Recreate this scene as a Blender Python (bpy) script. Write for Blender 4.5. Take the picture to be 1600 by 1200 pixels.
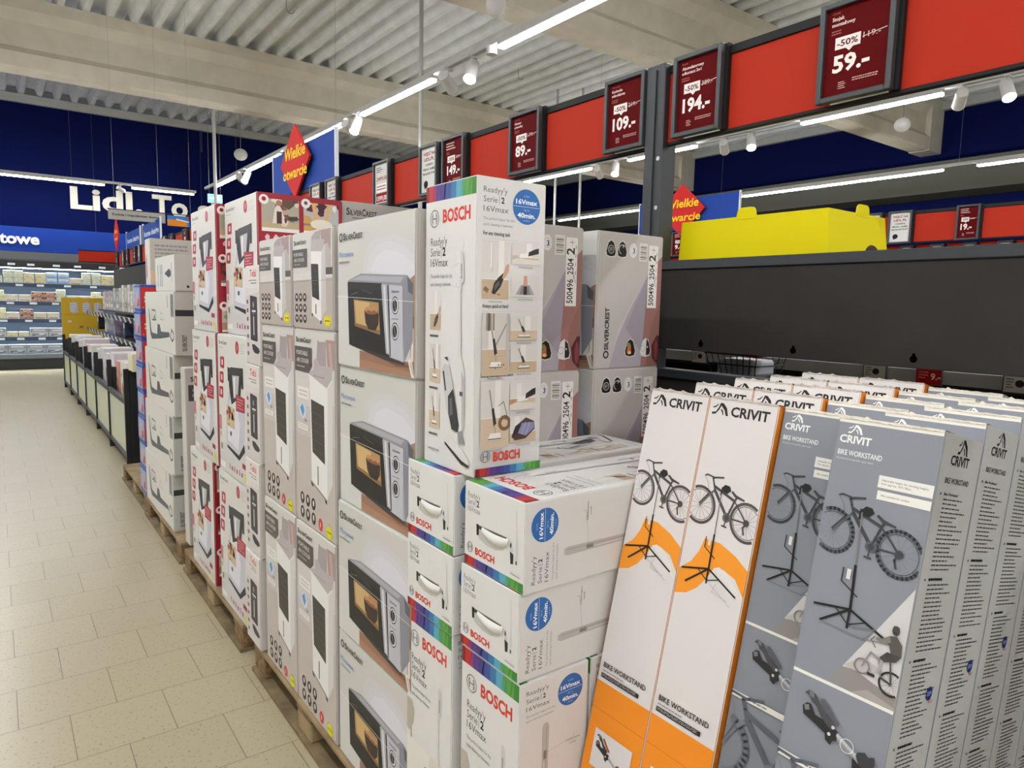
import bpy, bmesh, math, random
from mathutils import Vector, Matrix
random.seed(7)
for o in list(bpy.data.objects): bpy.data.objects.remove(o)
S = bpy.context.scene
COL = S.collection
R = math.radians

# ------------------------------------------------------------------ camera
cam_d = bpy.data.cameras.new('camera'); cam = bpy.data.objects.new('camera', cam_d); COL.objects.link(cam)
cam_d.sensor_fit = 'HORIZONTAL'; cam_d.sensor_width = 36.0; cam_d.lens = 36.0 * 1080.6 / 1600
cam_d.clip_start = 0.02; cam_d.clip_end = 200
_y, _p, _r = R(36.764), R(6.418), R(1.2408)
_f = Vector((math.sin(_y)*math.cos(_p), math.cos(_y)*math.cos(_p), -math.sin(_p)))
_rt = Vector((math.cos(_y), -math.sin(_y), 0)); _up = _rt.cross(_f)
_r2 = _rt*math.cos(_r) + _up*math.sin(_r); _u2 = -_rt*math.sin(_r) + _up*math.cos(_r)
_m = Matrix((_r2, _u2, -_f)).transposed().to_4x4(); _m.translation = Vector((0, 0, 1.6))
cam.matrix_world = _m
S.camera = cam

# ------------------------------------------------------------------ world, exposure
w = bpy.data.worlds.new('store_air'); S.world = w; w.use_nodes = True
w.node_tree.nodes['Background'].inputs[0].default_value = (0.9, 0.95, 1.0, 1)
w.node_tree.nodes['Background'].inputs[1].default_value = 0.05
S.view_settings.view_transform = 'Standard'; S.view_settings.look = 'None'
S.view_settings.gamma = 1.0; S.view_settings.use_curve_mapping = False
S.view_settings.exposure = 0.42
STRIP_POWER = 66.0      # LED strips of the track luminaires
SPOT_POWER = 60.0       # lenses of the track spotlights
FRIDGE_POWER = 16.0

# ------------------------------------------------------------------ colour, materials
def lin(c):
    return c/12.92 if c <= 0.04045 else ((c+0.055)/1.055)**2.4
def C(h):
    h = h.lstrip('#')
    if len(h) == 3: h = ''.join(x*2 for x in h)
    return tuple(lin(int(h[i:i+2], 16)/255) for i in (0, 2, 4)) + (1.0,)
MATS = {}
def mat(name, col='#888', rough=0.5, metal=0.0, emit=0.0, noise=None, alpha=None, bump=0.0, scale=30, spec=None):
    if name in MATS: return MATS[name]
    m = bpy.data.materials.new(name); m.use_nodes = True
    nt = m.node_tree; b = nt.nodes['Principled BSDF']
    col = C(col) if isinstance(col, str) else col
    b.inputs['Base Color'].default_value = col
    b.inputs['Roughness'].default_value = rough; b.inputs['Metallic'].default_value = metal
    if spec is not None: b.inputs['Specular IOR Level'].default_value = spec
    if emit:
        b.inputs['Emission Color'].default_value = col; b.inputs['Emission Strength'].default_value = emit
    if alpha is not None: b.inputs['Alpha'].default_value = alpha
    if noise or bump:
        tc = nt.nodes.new('ShaderNodeTexCoord'); n = nt.nodes.new('ShaderNodeTexNoise')
        n.inputs['Scale'].default_value = scale; n.inputs['Detail'].default_value = 4
        nt.links.new(tc.outputs['Object'], n.inputs['Vector'])
        if noise:
            r = nt.nodes.new('ShaderNodeValToRGB')
            r.color_ramp.elements[0].position = 0.35; r.color_ramp.elements[1].position = 0.65
            r.color_ramp.elements[0].color = C(noise); r.color_ramp.elements[1].color = col
            nt.links.new(n.outputs['Fac'], r.inputs['Fac']); nt.links.new(r.outputs['Color'], b.inputs['Base Color'])
        if bump:
            bp = nt.nodes.new('ShaderNodeBump'); bp.inputs['Strength'].default_value = bump; bp.inputs['Distance'].default_value = 0.01
            nt.links.new(n.outputs['Fac'], bp.inputs['Height']); nt.links.new(bp.outputs['Normal'], b.inputs['Normal'])
    MATS[name] = m
    return m
def printed(name, rough, spec=0.5):
    """print on board: the colours of the artwork come from a colour attribute"""
    m = mat(name, '#fff', rough, bump=0.04, scale=90)
    nt = m.node_tree; a = nt.nodes.new('ShaderNodeVertexColor'); a.layer_name = 'ink'
    nt.links.new(a.outputs['Color'], nt.nodes['Principled BSDF'].inputs['Base Color'])
    nt.nodes['Principled BSDF'].inputs['Specular IOR Level'].default_value = spec
    return m
PRINT = printed('printed_carton', 0.45, 0.35)
SIGN = printed('printed_sign', 0.6, 0.06)

# ------------------------------------------------------------------ mesh building
TXT = {}
def text_geo(s, bold=0.0, res=2):
    k = (s, bold, res)
    if k not in TXT:
        cu = bpy.data.curves.new('t', 'FONT'); cu.body = s; cu.size = 1.0; cu.offset = bold
        cu.resolution_u = res; cu.fill_mode = 'FRONT'
        ob = bpy.data.objects.new('t', cu); COL.objects.link(ob)
        dg = bpy.context.evaluated_depsgraph_get(); dg.update()
        me = bpy.data.meshes.new_from_object(ob.evaluated_get(dg))
        vs = [(v.co.x, v.co.y) for v in me.vertices]; fs = [tuple(p.vertices) for p in me.polygons]
        bpy.data.objects.remove(ob); bpy.data.curves.remove(cu); bpy.data.meshes.remove(me)
        if vs:
            x0 = min(v[0] for v in vs); vs = [((v[0]-x0)/0.73, v[1]/0.73) for v in vs]
        TXT[k] = (vs, fs, max((v[0] for v in vs), default=0))
    return TXT[k]

class MB:
    """collects polygons (with an ink colour each) and links them as ONE mesh object"""
    def __init__(s): s.v = []; s.f = []; s.c = []; s.sm = []
    def add(s, vs, fs, col=None, smooth=False, M=None):
        n = len(s.v)
        for p in vs:
            p = Vector(p)
            if M is not None: p = M @ p
            s.v.append(tuple(p))
        for f in fs: s.f.append(tuple(n+i for i in f)); s.c.append(col); s.sm.append(smooth)
    def bm(s, b, col=None, smooth=False, M=None):
        b.verts.index_update(); s.add([v.co for v in b.verts], [[v.index for v in f.verts] for f in b.faces], col, smooth, M); b.free()
    def box(s, x0, y0, z0, x1, y1, z1, bev=0.0, col=None, M=None, seg=1):
        b = bmesh.new(); bmesh.ops.create_cube(b, size=1)
        for v in b.verts: v.co = ((x0+x1)/2+v.co.x*(x1-x0), (y0+y1)/2+v.co.y*(y1-y0), (z0+z1)/2+v.co.z*(z1-z0))
        if bev: bmesh.ops.bevel(b, geom=b.edges[:], offset=bev, segments=seg, affect='EDGES')
        s.bm(b, col, False, M); return s
    def cyl(s, p0, p1, r0, r1=None, n=16, col=None, cap=True, smooth=True):
        r1 = r0 if r1 is None else r1
        p0, p1 = Vector(p0), Vector(p1); d = p1-p0; q = d.to_track_quat('Z', 'Y').to_matrix()
        vs = []
        for p, r in ((p0, r0), (p1, r1)):
            for i in range(n):
                a = 2*math.pi*i/n; vs.append(p + q @ Vector((r*math.cos(a), r*math.sin(a), 0)))
        s.add(vs, [(i, (i+1) % n, n+(i+1) % n, n+i) for i in range(n)], col, smooth)
        if cap: s.add(vs, [tuple(range(n-1, -1, -1)), tuple(range(n, 2*n))], col)
        return s
    def tube(s, pts, r, n=6, col=None):
        for a, b in zip(pts, pts[1:]): s.cyl(a, b, r, n=n, col=col)
        return s
    def sphere(s, c, r, sz=1.0, n=16, col=None):
        b = bmesh.new(); bmesh.ops.create_uvsphere(b, u_segments=n, v_segments=n//2+2, radius=r)
        for v in b.verts: v.co = (c[0]+v.co.x, c[1]+v.co.y, c[2]+v.co.z*sz)
        s.bm(b, col, True); return s
    def prism(s, pts, axis, a, b, col=None):
        """pts 2-D outline, extruded along axis from a to b"""
        def P(p, t):
            if axis == 'X': return (t, p[0], p[1])
            if axis == 'Y': return (p[0], t, p[1])
            return (p[0], p[1], t)
        n = len(pts); vs = [P(p, a) for p in pts]+[P(p, b) for p in pts]
        s.add(vs, [tuple(range(n)), tuple(range(2*n-1, n-1, -1))]+[(i, n+i, n+(i+1) % n, (i+1) % n) for i in range(n)], col)
        return s
    def build(s, name, m, parent=None, fix=True):
        me = bpy.data.meshes.new(name); me.from_pydata(s.v, [], s.f)
        me.polygons.foreach_set('use_smooth', s.sm)
        me.update()
        if any(c is not None for c in s.c):
            a = me.color_attributes.new('ink', 'FLOAT_COLOR', 'CORNER'); buf = []
            for f, c in zip(s.f, s.c): buf.extend((c or (0.6, 0.6, 0.6, 1))*len(f))
            a.data.foreach_set('color', buf)
        elif fix:
            b = bmesh.new(); b.from_mesh(me); bmesh.ops.recalc_face_normals(b, faces=b.faces); b.to_mesh(me); b.free()
        me.materials.append(m)
        o = bpy.data.objects.new(name, me); COL.objects.link(o)
        if parent is not None: o.parent = parent
        return o

class Face:
    """a printed face: origin o (lower left seen from outside), right U, up V, size w x h in metres; u, v run 0..1"""
    STEP = 4e-5
    def __init__(s, mb, o, U, V, w, h):
        s.mb = mb; s.o = Vector(o); s.U = Vector(U); s.V = Vector(V); s.N = s.U.cross(s.V); s.w = w; s.h = h; s.k = 1
    def P(s, u, v): return s.o + s.U*(u*s.w) + s.V*(v*s.h) + s.N*(s.k*s.STEP)
    def poly(s, pts, col, clip=True):
        if clip: pts = [(min(1, max(0, u)), min(1, max(0, v))) for u, v in pts]
        a = sum(p[0]*q[1]-q[0]*p[1] for p, q in zip(pts, pts[1:]+pts[:1]))
        if a < 0: pts = pts[::-1]
        s.mb.add([s.P(u, v) for u, v in pts], [tuple(range(len(pts)))], C(col)); s.k += 1; return s
    def rect(s, u0, v0, u1, v1, col): return s.poly([(u0, v0), (u1, v0), (u1, v1), (u0, v1)], col)
    def ell(s, cu, cv, ru, rv, col, n=18, clip=True):
        return s.poly([(cu+ru*math.cos(2*math.pi*i/n), cv+rv*math.sin(2*math.pi*i/n)) for i in range(n)], col, clip)
    def circ(s, cu, cv, r, col, n=20): return s.ell(cu, cv, r/s.w, r/s.h, col, n)
    def line(s, pts, t, col, clip=True):
        for (a, b), (c, d) in zip(pts, pts[1:]):
            p = Vector((a*s.w, b*s.h)); q = Vector((c*s.w, d*s.h)); e = q-p
            if e.length < 1e-6: continue
            e.normalize(); n = Vector((-e.y, e.x))*t/2; x = e*t*0.25
            s.poly([((z.x)/s.w, z.y/s.h) for z in (p-n-x, q-n+x, q+n+x, p+n-x)], col, clip); s.k -= 1
        s.k += 1; return s
    def ring(s, cu, cv, r, t, col, n=24, a0=0, a1=360, clip=True):
        pts = [(cu+r*math.cos(R(a0+(a1-a0)*i/n))/s.w, cv+r*math.sin(R(a0+(a1-a0)*i/n))/s.h) for i in range(n+1)]
        if clip:
            for a, b in zip(pts, pts[1:]):
                if 0 <= min(a[0], b[0]) and max(a[0], b[0]) <= 1: s.line([a, b], t, col); s.k -= 1
            s.k += 1; return s
        return s.line(pts, t, col, clip)
    def text(s, t, u, v, h, col, w=None, bold=0.0, rot=0, shear=0.0, align='L', res=2):
        """baseline start (u, v); cap height h and width w are fractions of the face's height and width"""
        vs, fs, W = text_geo(t, bold, res)
        if not vs: return s
        hh = h*s.h; sx = (w*s.w/W) if w else hh
        if rot in (90, -90):
            hh = h*s.w; sx = (w*s.h/W) if w else hh
        ca, sa = math.cos(R(rot)), math.sin(R(rot)); off = {'L': 0, 'C': -W*sx/2, 'R': -W*sx}[align]
        pts = []
        for x, y in vs:
            X = x*sx+off+y*hh*shear; Y = y*hh
            pts.append(s.o + s.U*(u*s.w+X*ca-Y*sa) + s.V*(v*s.h+X*sa+Y*ca) + s.N*(s.k*s.STEP))
        s.mb.add(pts, fs, C(col)); s.k += 1; return s
    def greek(s, u0, v0, u1, v1, n, col='#666', t=0.45, seed=1, rag=0.35):
        rr = random.Random(seed); dv = (v1-v0)/n
        for i in range(n):
            e = u1-(u1-u0)*rr.random()*rag; v = v1-dv*(i+0.5); u = u0
            while u < e:
                x = min(e, u+(u1-u0)*rr.uniform(0.05, 0.16)); s.rect(u, v-dv*t/2, x, v+dv*t/2, col); s.k -= 1; u = x+(u1-u0)*0.022
        s.k += 1; return s
    def pic(s, u0, v0, u1, v1, cols, seed=1, n=7):
        rr = random.Random(seed); s.rect(u0, v0, u1, v1, cols[0])
        s.rect(u0, v0, u1, v0+(v1-v0)*rr.uniform(0.25, 0.45), cols[1])
        for i in range(n):
            c = cols[2+i % (len(cols)-2)]; cu = rr.uniform(u0, u1); cv = rr.uniform(v0, v1)
            ru = (u1-u0)*rr.uniform(0.06, 0.22); rv = (v1-v0)*rr.uniform(0.06, 0.2); a = rr.uniform(0, 3)
            s.poly([(min(u1, max(u0, cu+ru*math.cos(a+j*1.05)*rr.uniform(.7, 1.2))), min(v1, max(v0, cv+rv*math.sin(a+j*1.05)*rr.uniform(.7, 1.2)))) for j in range(6)], c)
        return s

def tag(o, label, cat, group=None, kind=None):
    if label: o['label'] = label
    if cat: o['category'] = cat
    if group: o['group'] = group
    if kind: o['kind'] = kind
    return o
def thing(name, label, cat, loc=(0, 0, 0), rz=0, group=None):
    o = bpy.data.objects.new(name, None); COL.objects.link(o); o.empty_display_size = 0.05
    o.location = loc; o.rotation_euler = (0, 0, rz); return tag(o, label, cat, group)
def dup(o, loc=None, label=None, group=None, rot=None, parent=None):
    c = o.copy(); COL.objects.link(c)
    if parent is not None: c.parent = parent
    if loc is not None: c.location = loc
    if rot is not None: c.rotation_euler = rot
    if label: c['label'] = label
    if group: c['group'] = group
    for ch in [x for x in bpy.data.objects if x.parent == o]: dup(ch, parent=c)
    return c
USED = set()
def place(proto, loc, label, group=None, rot=None):
    """the first placement moves the thing that was built, later ones copy it with its parts"""
    if proto.name not in USED:
        USED.add(proto.name); proto.location = loc
        if rot is not None: proto.rotation_euler = rot
        proto['label'] = label
        if group: proto['group'] = group
        return proto
    return dup(proto, loc, label, group, rot)
def struct(o): o['kind'] = 'structure'; return o

class Carton:
    """a printed carton; its local origin is the middle of its bottom"""
    def __init__(s, dx, dy, dz, col, side=None, top=None, bev=0.004, back=None):
        s.mb = MB(); s.d = (dx, dy, dz)
        b = bmesh.new(); bmesh.ops.create_cube(b, size=1)
        for v in b.verts: v.co = (v.co.x*dx, v.co.y*dy, (v.co.z+0.5)*dz)
        bmesh.ops.bevel(b, geom=b.edges[:], offset=bev, segments=2, affect='EDGES')
        b.normal_update(); b.verts.index_update()
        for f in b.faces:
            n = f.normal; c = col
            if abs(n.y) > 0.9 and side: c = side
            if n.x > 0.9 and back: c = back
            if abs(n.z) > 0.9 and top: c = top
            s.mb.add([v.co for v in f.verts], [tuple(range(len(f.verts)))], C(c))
        b.free(); h = [dx/2, dy/2]
        m = bev
        s.front = Face(s.mb, (-dx/2, dy/2-m, m), (0, -1, 0), (0, 0, 1), dy-2*m, dz-2*m)
        s.near = Face(s.mb, (-dx/2+m, -dy/2, m), (1, 0, 0), (0, 0, 1), dx-2*m, dz-2*m)
        s.far = Face(s.mb, (dx/2-m, dy/2, m), (-1, 0, 0), (0, 0, 1), dx-2*m, dz-2*m)
        s.back = Face(s.mb, (dx/2, -dy/2+m, m), (0, 1, 0), (0, 0, 1), dy-2*m, dz-2*m)
        s.top = Face(s.mb, (-dx/2+m, dy/2-m, dz), (0, -1, 0), (1, 0, 0), dy-2*m, dx-2*m)
        s.end = Face(s.mb, (dx/2-m, -dy/2+m, dz), (0, 1, 0), (-1, 0, 0), dy-2*m, dx-2*m)
    def build(s, name, cat='box'):
        o = s.mb.build(name, PRINT); o['category'] = cat; return o
# ------------------------------------------------------------------ the hall
XW, YW, ZR = 16.0, 19.2, 6.0          # right wall, far wall, underside of the roof sheet
XL, YB = -9.0, -14.0
fm = mat('floor_tile', '#c9c5b4', 0.3, spec=0.4)
nt = fm.node_tree; b = nt.nodes['Principled BSDF']
tc = nt.nodes.new('ShaderNodeTexCoord'); mp = nt.nodes.new('ShaderNodeMapping')
mp.inputs['Location'].default_value = (0.006, -0.12, 0)
br = nt.nodes.new('ShaderNodeTexBrick'); br.offset = 0.5; br.squash = 1.0
for k, v in dict(Scale=1.0, **{'Mortar Size': 0.0016, 'Mortar Smooth': 0.1, 'Brick Width': 0.32, 'Row Height': 0.32, 'Bias': 0.0}).items(): br.inputs[k].default_value = v
br.inputs['Color1'].default_value = C('#aaa084'); br.inputs['Color2'].default_value = C('#a69c80'); br.inputs['Mortar'].default_value = C('#6f6a5a')
nz = nt.nodes.new('ShaderNodeTexNoise'); nz.inputs['Scale'].default_value = 85; nz.inputs['Detail'].default_value = 3
rp = nt.nodes.new('ShaderNodeValToRGB'); rp.color_ramp.elements[0].position = 0.28; rp.color_ramp.elements[1].position = 0.40
rp.color_ramp.elements[0].color = C('#a89a84'); rp.color_ramp.elements[1].color = (1, 1, 1, 1)
mx = nt.nodes.new('ShaderNodeMix'); mx.data_type = 'RGBA'; mx.blend_type = 'MULTIPLY'; mx.inputs[0].default_value = 0.8
nt.links.new(tc.outputs['Object'], mp.inputs['Vector']); nt.links.new(mp.outputs['Vector'], br.inputs['Vector'])
nt.links.new(tc.outputs['Object'], nz.inputs['Vector']); nt.links.new(nz.outputs['Fac'], rp.inputs['Fac'])
nt.links.new(br.outputs['Color'], mx.inputs[6]); nt.links.new(rp.outputs['Color'], mx.inputs[7]); nt.links.new(mx.outputs[2], b.inputs['Base Color'])
struct(MB().box(XL, YB, -0.1, XW, YW, 0).build('floor', fm))

NAVY = mat('navy_paint', '#0a1340', 0.85, spec=0.05)
GREYW = mat('grey_wall', '#55564f', 0.7, spec=0.1)
WHITEW = mat('store_white_wall', '#d8d6cf', 0.6)
struct(MB().box(XL, YW, 0, XW+0.2, YW+0.2, ZR).build('wall_far', NAVY))
struct(MB().box(XW, YB, 4.62, XW+0.2, YW, ZR).build('wall_right', NAVY))
struct(MB().box(XW-0.9, YB, 4.02, XW, YW, 4.62).build('trim_1', GREYW))
struct(MB().box(XW, YB, 0, XW+0.2, YW, 4.62).build('wall_right_lower', NAVY))
struct(MB().box(XL-0.2, YB, 0, XL, YW, ZR).build('wall_left', WHITEW))
struct(MB().box(XL, YB-0.2, 0, XW, YB, ZR).build('wall_back', WHITEW))
MOULD = mat('wall_head_trim', '#a9aba6', 0.5)
struct(MB().box(XL, YW-0.12, ZR-0.19, XW, YW, ZR-0.02).build('trim_2', MOULD))
struct(MB().box(XW-0.12, YB, ZR-0.19, XW, YW-0.12, ZR-0.02).build('trim_3', MOULD))
# panel joints of the far wall
JOINT = mat('panel_joint', '#0e1a48', 0.6)
mb = MB()
for x in (-2.5, 2.0, 4.35, 8.0, 12.0): mb.box(x, YW-0.012, 3.1, x+0.012, YW, ZR-0.2)
mb.box(4.35, YW-0.03, 5.3, 4.41, YW, ZR-0.19)
struct(mb.build('trim_4', JOINT))

# corrugated steel roof sheet (ribs run along y)
ROOF = mat('roof_steel', '#e2e5e4', 0.5, 0.0, noise='#d3d6d5', scale=3)
prof = []; x = XL
while x < XW:
    prof += [(x, ZR), (x+0.085, ZR), (x+0.135, ZR+0.15), (x+0.285, ZR+0.15)]; x += 0.333
mb = MB(); n = len(prof)
mb.add([(p[0], YB, p[1]) for p in prof]+[(p[0], YW+0.1, p[1]) for p in prof], [(i, i+1, n+i+1, n+i) for i in range(n-1)])
mb.box(XL-0.2, YB-0.2, ZR+0.2, XW+0.2, YW+0.2, ZR+0.25)
struct(mb.build('ceiling', ROOF))

# precast concrete beams (I section, across the aisles)
BEAM = mat('precast_concrete', '#d2cbb9', 0.75, noise='#c9c2b0', scale=4, bump=0.05)
def beam(y0):
    p = [(0, ZR), (0, 5.82), (0.10, 5.66), (0.10, 5.30), (0.0, 5.20), (0, 4.99), (0.03, 4.955), (0.36, 4.955), (0.39, 4.99), (0.39, 5.20), (0.29, 5.30), (0.29, 5.66), (0.39, 5.82), (0.39, ZR)]
    mb = MB(); mb.prism([(y0+a, z) for a, z in p], 'X', XL, XW)
    return struct(mb.build('ceiling_beam', BEAM))
for y0 in (13.06, 6.65, 0.3, -6.0, -12.4): beam(y0)
# haunches where the beams meet the right wall
for y0 in (13.06, 6.65):
    struct(MB().box(XW-0.55, y0-0.006, 4.945, XW, y0+0.396, ZR).build('beam_haunch', BEAM))

# ------------------------------------------------------------------ lighting tracks, luminaires, spotlights
TRACK = mat('track_white', '#c9cac8', 0.4)
STRIP = mat('led_diffuser', (0.965, 0.965, 1.0, 1), 0.4, emit=STRIP_POWER)
LENS = mat('spot_lens', (1.0, 0.97, 0.88, 1), 0.3, emit=SPOT_POWER)
SPOTW = mat('spot_white', '#d9d9d6', 0.4)
WIRE = mat('steel_wire', '#8b8b88', 0.35, 0.8)
ZT = 4.10
def track(name, p0, p1, label):
    (xa, ya), (xb, yb) = p0, p1
    mb = MB()
    if xa == xb: mb.box(xa-0.03, ya, ZT, xa+0.03, yb, ZT+0.045, 0.004)
    else: mb.box(xa, ya-0.03, ZT, xb, ya+0.03, ZT+0.045, 0.004)
    t = thing(name, label, 'lighting track', (0, 0, 0))
    mb.build('rail', TRACK, t)
    L = (yb-ya) if xa == xb else (xb-xa); k = max(2, int(L/4.5)); mb = MB()
    for i in range(k):
        f = (i+0.5)/k*L
        q = (xa, ya+f) if xa == xb else (xa+f, ya)
        mb.cyl((q[0], q[1], ZT+0.04), (q[0], q[1], ZR+.16), 0.0018, n=5)
    mb.build('suspension_wire', WIRE, t)
    return t
_l0 = thing('track_luminaire', '', 'light')
_h = MB().box(-0.04, -0.5, 0.0, 0.04, 0.5, 0.035, 0.004).build('housing', TRACK, _l0)
_d = MB().box(-0.036, -0.497, -0.026, 0.036, 0.497, 0.0, 0.006).build('diffuser', STRIP, _l0)
def lum(x, y0, y1, label, along='Y', group=None):
    L = abs(y1-y0)
    if along == 'Y': o = place(_l0, (x, (y0+y1)/2, ZT-0.036), label, group, (0, 0, 0))
    else: o = place(_l0, ((y0+y1)/2, x, ZT-0.036), label, group, (0, 0, R(90)))
    o.scale = (1, L, 1); return o
def spot_proto(name, lit):
    t = thing(name, '', 'spotlight')
    MB().cyl((0, 0, 0.0), (0, 0, -0.06), 0.012, n=8).box(-0.05, -0.02, -0.012, 0.05, 0.02, 0.0).build('bracket', SPOTW, t)
    ax = Vector((-0.42, -0.35, -0.8)).normalized() if lit else Vector((0.80, 0.45, -0.38)).normalized()
    c = Vector((0, 0, -0.11)); p0 = c-ax*0.085; p1 = c+ax*0.10
    MB().cyl(p0, p1, 0.048, 0.052, n=20).build('spot_housing', SPOTW, t)
    MB().cyl(p1+ax*0.0005, p1+ax*0.006, 0.043, n=20).build('lens', LENS, t)
    return t
SP1, SP2 = spot_proto('spotlight', True), spot_proto('spotlight', False)
def spot(x, y, lit, label, group=None):
    o = place(SP1 if lit else SP2, (x, y, ZT), label, group); o.scale = (1.25, 1.25, 1.25); return o

track('lighting_track', (4.0, -13), (4.0, 17.2), 'long white ceiling light rail running up to the diamond sign')
for y0, y1, s in ((3.75, 5.66, 'nearest glowing strip light on the long ceiling rail, at the picture top'), (6.9, 8.78, 'second glowing strip light on the ceiling rail, just above the diamond sign'), (9.35, 11.2, 'glowing strip light on the ceiling rail, partly behind the diamond sign'), (12.0, 13.9, 'glowing strip light left of the diamond sign, right of the hanging disc'), (14.5, 16.3, 'farthest glowing strip light on the long rail, above the exit sign')):
    lum(4.0, y0, y1, s)
for y0 in (-12.4, -9.8, -7.2, -4.6, -1.4, 1.0): lum(4.0, y0, y0+1.9, 'unseen strip light on the long ceiling rail behind the viewpoint', group='unseen strip lights behind the viewpoint')  # unseen run, carried on behind the camera to light the sides facing it
spot(4.0, 6.15, True, 'lit white spotlight between the two nearest strip lights of the ceiling rail')
spot(4.0, 6.62, False, 'white spotlight turned away, beside the nearest strip light junction')
MB().cyl((4.0, 5.80, ZT-0.075), (4.0, 5.80, ZT), 0.055, n=20).build('smoke_detector', SPOTW)
tag(bpy.data.objects['smoke_detector'], 'small round white sensor on the ceiling rail under the nearest strip light', 'sensor')
spot(4.0, 8.95, True, 'lit white spotlight at the upper right of the diamond sign')
spot(4.0, 9.2, False, 'white spotlight turned away, at the top right corner of the blue sign panel')
spot(4.0, 14.0, True, 'lit white spotlight on the rail above the exit sign')
spot(4.0, 14.35, False, 'white spotlight turned away, on the rail above the exit sign')
for xt in (-0.45, -4.9):
    track('lighting_track', (xt, -13), (xt, 17), 'white ceiling light rail above the aisle left of the pallets' if xt > -1 else 'white ceiling light rail over the next aisle to the left')
    for i in range(11): lum(xt, -12.4+i*2.6, -10.5+i*2.6, 'strip light over the aisle' if xt > -1 else 'strip light over the next aisle to the left', group='strip lights over the aisle' if xt > -1 else 'strip lights over the next aisle')  # rows carried on behind the camera to add light from there
for i in range(4): lum(8.6, -12.4+i*2.6, -10.5+i*2.6, 'added unseen strip light of the second rail behind the viewpoint', group='added second rail strip lights behind the viewpoint')  # unseen strips added for more light from behind the camera
track('lighting_track', (8.6, -13), (8.6, 16.5), 'white ceiling light rail seen under the red price bar')
for y0, y1, s in ((3.6, 5.3, 'strip light under the 59 price sign, beyond the red bar'), (7.0, 8.4, 'strip light just left of the black post, behind the red bar'), (9.3, 12.2, 'strip light under the 89 price sign, behind the red bar'), (12.8, 14.8, 'strip light behind the tall vacuum carton, beyond the red bar'), (0.4, 2.3, 'strip light of the second rail, beyond the right picture edge')):
    lum(8.6, y0, y1, s)
for y, lit, s in ((6.5, False, 'unlit side spotlight under the 194 price sign'), (6.05, True, 'lit white spotlight under the red panel right of the 194 sign'), (3.42, False, 'white spotlight turned away, right of the beam end'), (2.98, True, 'lit white spotlight nearest the right picture edge'), (8.7, True, 'lit white spotlight left of the black post'), (9.12, False, 'white spotlight turned away, under the 109 price sign')):
    spot(8.6, y, lit, s)
track('lighting_track', (13.05, -2), (13.05, 17), 'white light rail along the right-hand wall')
for i, (y0, y1) in enumerate(((12.0, 15.4), (9.35, 10.9), (5.35, 9.3), (1.4, 4.85))):
    lum(13.05, y0, y1, ('strip light along the right wall, left of the black post', 'strip light along the right wall, behind the second diamond sign', 'long strip light along the right wall, above the yellow carton', 'strip light along the right wall, at the right picture edge')[i])
track('lighting_track', (-6.0, 17.9), (3.95, 17.9), 'white light rail in front of the big wall lettering')
for x0, x1, s in ((-5.9, -2.1, 'strip light over the fridges, beyond the left picture edge'), (-1.9, 2.08, 'long strip light at the left picture edge, over the fridges'), (2.6, 3.9, 'strip light crossing the top of the white wall letters')):
    lum(17.9, x0, x1, s, 'X')
spot(2.38, 17.9, False, 'white spotlight in front of the white wall letters').scale = (.9, .9, .9)

# unseen crosswise rail, added behind the viewpoint to brighten the camera-facing sides
track('lighting_track', (-7.0, -5.2), (12.0, -5.2), 'added unseen light rail crossing the aisles behind the viewpoint')
for i in range(5): lum(-5.2, -4.4+2.6*i, -2.6+2.6*i, 'added strip light of the unseen crosswise rail behind the viewpoint', 'X', 'added strip lights of the crosswise rail')
# pendants, pipes and hooks under the roof
PIPE = mat('grey_pipe', '#a5a6a3', 0.45)
def pole(x, y, z0, label, r=0.03):
    tag(MB().cyl((x, y, z0), (x, y, ZR+.16), r, n=10).build('hanging_pipe', PIPE), label, 'pipe')
pole(3.33, 13.6, 3.2, 'thin grey vertical pipe hanging beside the navy wall, above the exit sign')
pole(5.0, 9.0, 2.6, 'thin white vertical pipe hanging right of the blue sign panel')
pole(9.45, 11.3, 3.0, 'left one of two pipes hanging before the navy wall left of the black post', 0.025)
pole(9.87, 11.0, 3.0, 'right one of two pipes hanging before the navy wall left of the black post', 0.025)
def pendant(name, x, y, z, r, sz, label, cat):
    t = thing(name, label, cat, (x, y, z)); t2 = MB().sphere((0, 0, 0), r, sz, 20).build('globe', SPOTW, t)
    MB().cyl((0, 0, r*sz*0.9), (0, 0, ZR+.16-z), 0.006, n=6).build('cord', WIRE, t); return t
pendant('pendant_sensor', 4.18, 15.0, 4.55, 0.13, 0.9, 'white round disc hanging on a cord before the navy wall', 'sensor')
pendant('loudspeaker', 4.18, 6.0, 4.60, 0.10, 1.25, 'white pod-shaped loudspeaker hanging at the top picture edge', 'loudspeaker')
pendant('loudspeaker', 10.71, 5.0, 4.34, 0.11, 0.9, 'pale round loudspeaker below the beam end, under the 59 price sign', 'loudspeaker')
hk = MB(); pts = [(0, 0, 0.12), (0, 0, 0.0)]+[(0.06-0.06*math.cos(R(a)), 0, -0.06*math.sin(R(a))) for a in range(0, 200, 25)]
hk.tube([Vector(p) for p in pts], 0.006, 6); HK = hk.build('ceiling_hook', WIRE); HK['category'] = 'hook'
place(HK, (3.66, 10.64, ZR-0.12), 'dark wire hook under the roof sheet, top left of the rail')
place(HK, (8.06, 10.8, ZR-0.12), 'dark wire hook under the roof sheet, above the 89 price sign')
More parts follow.
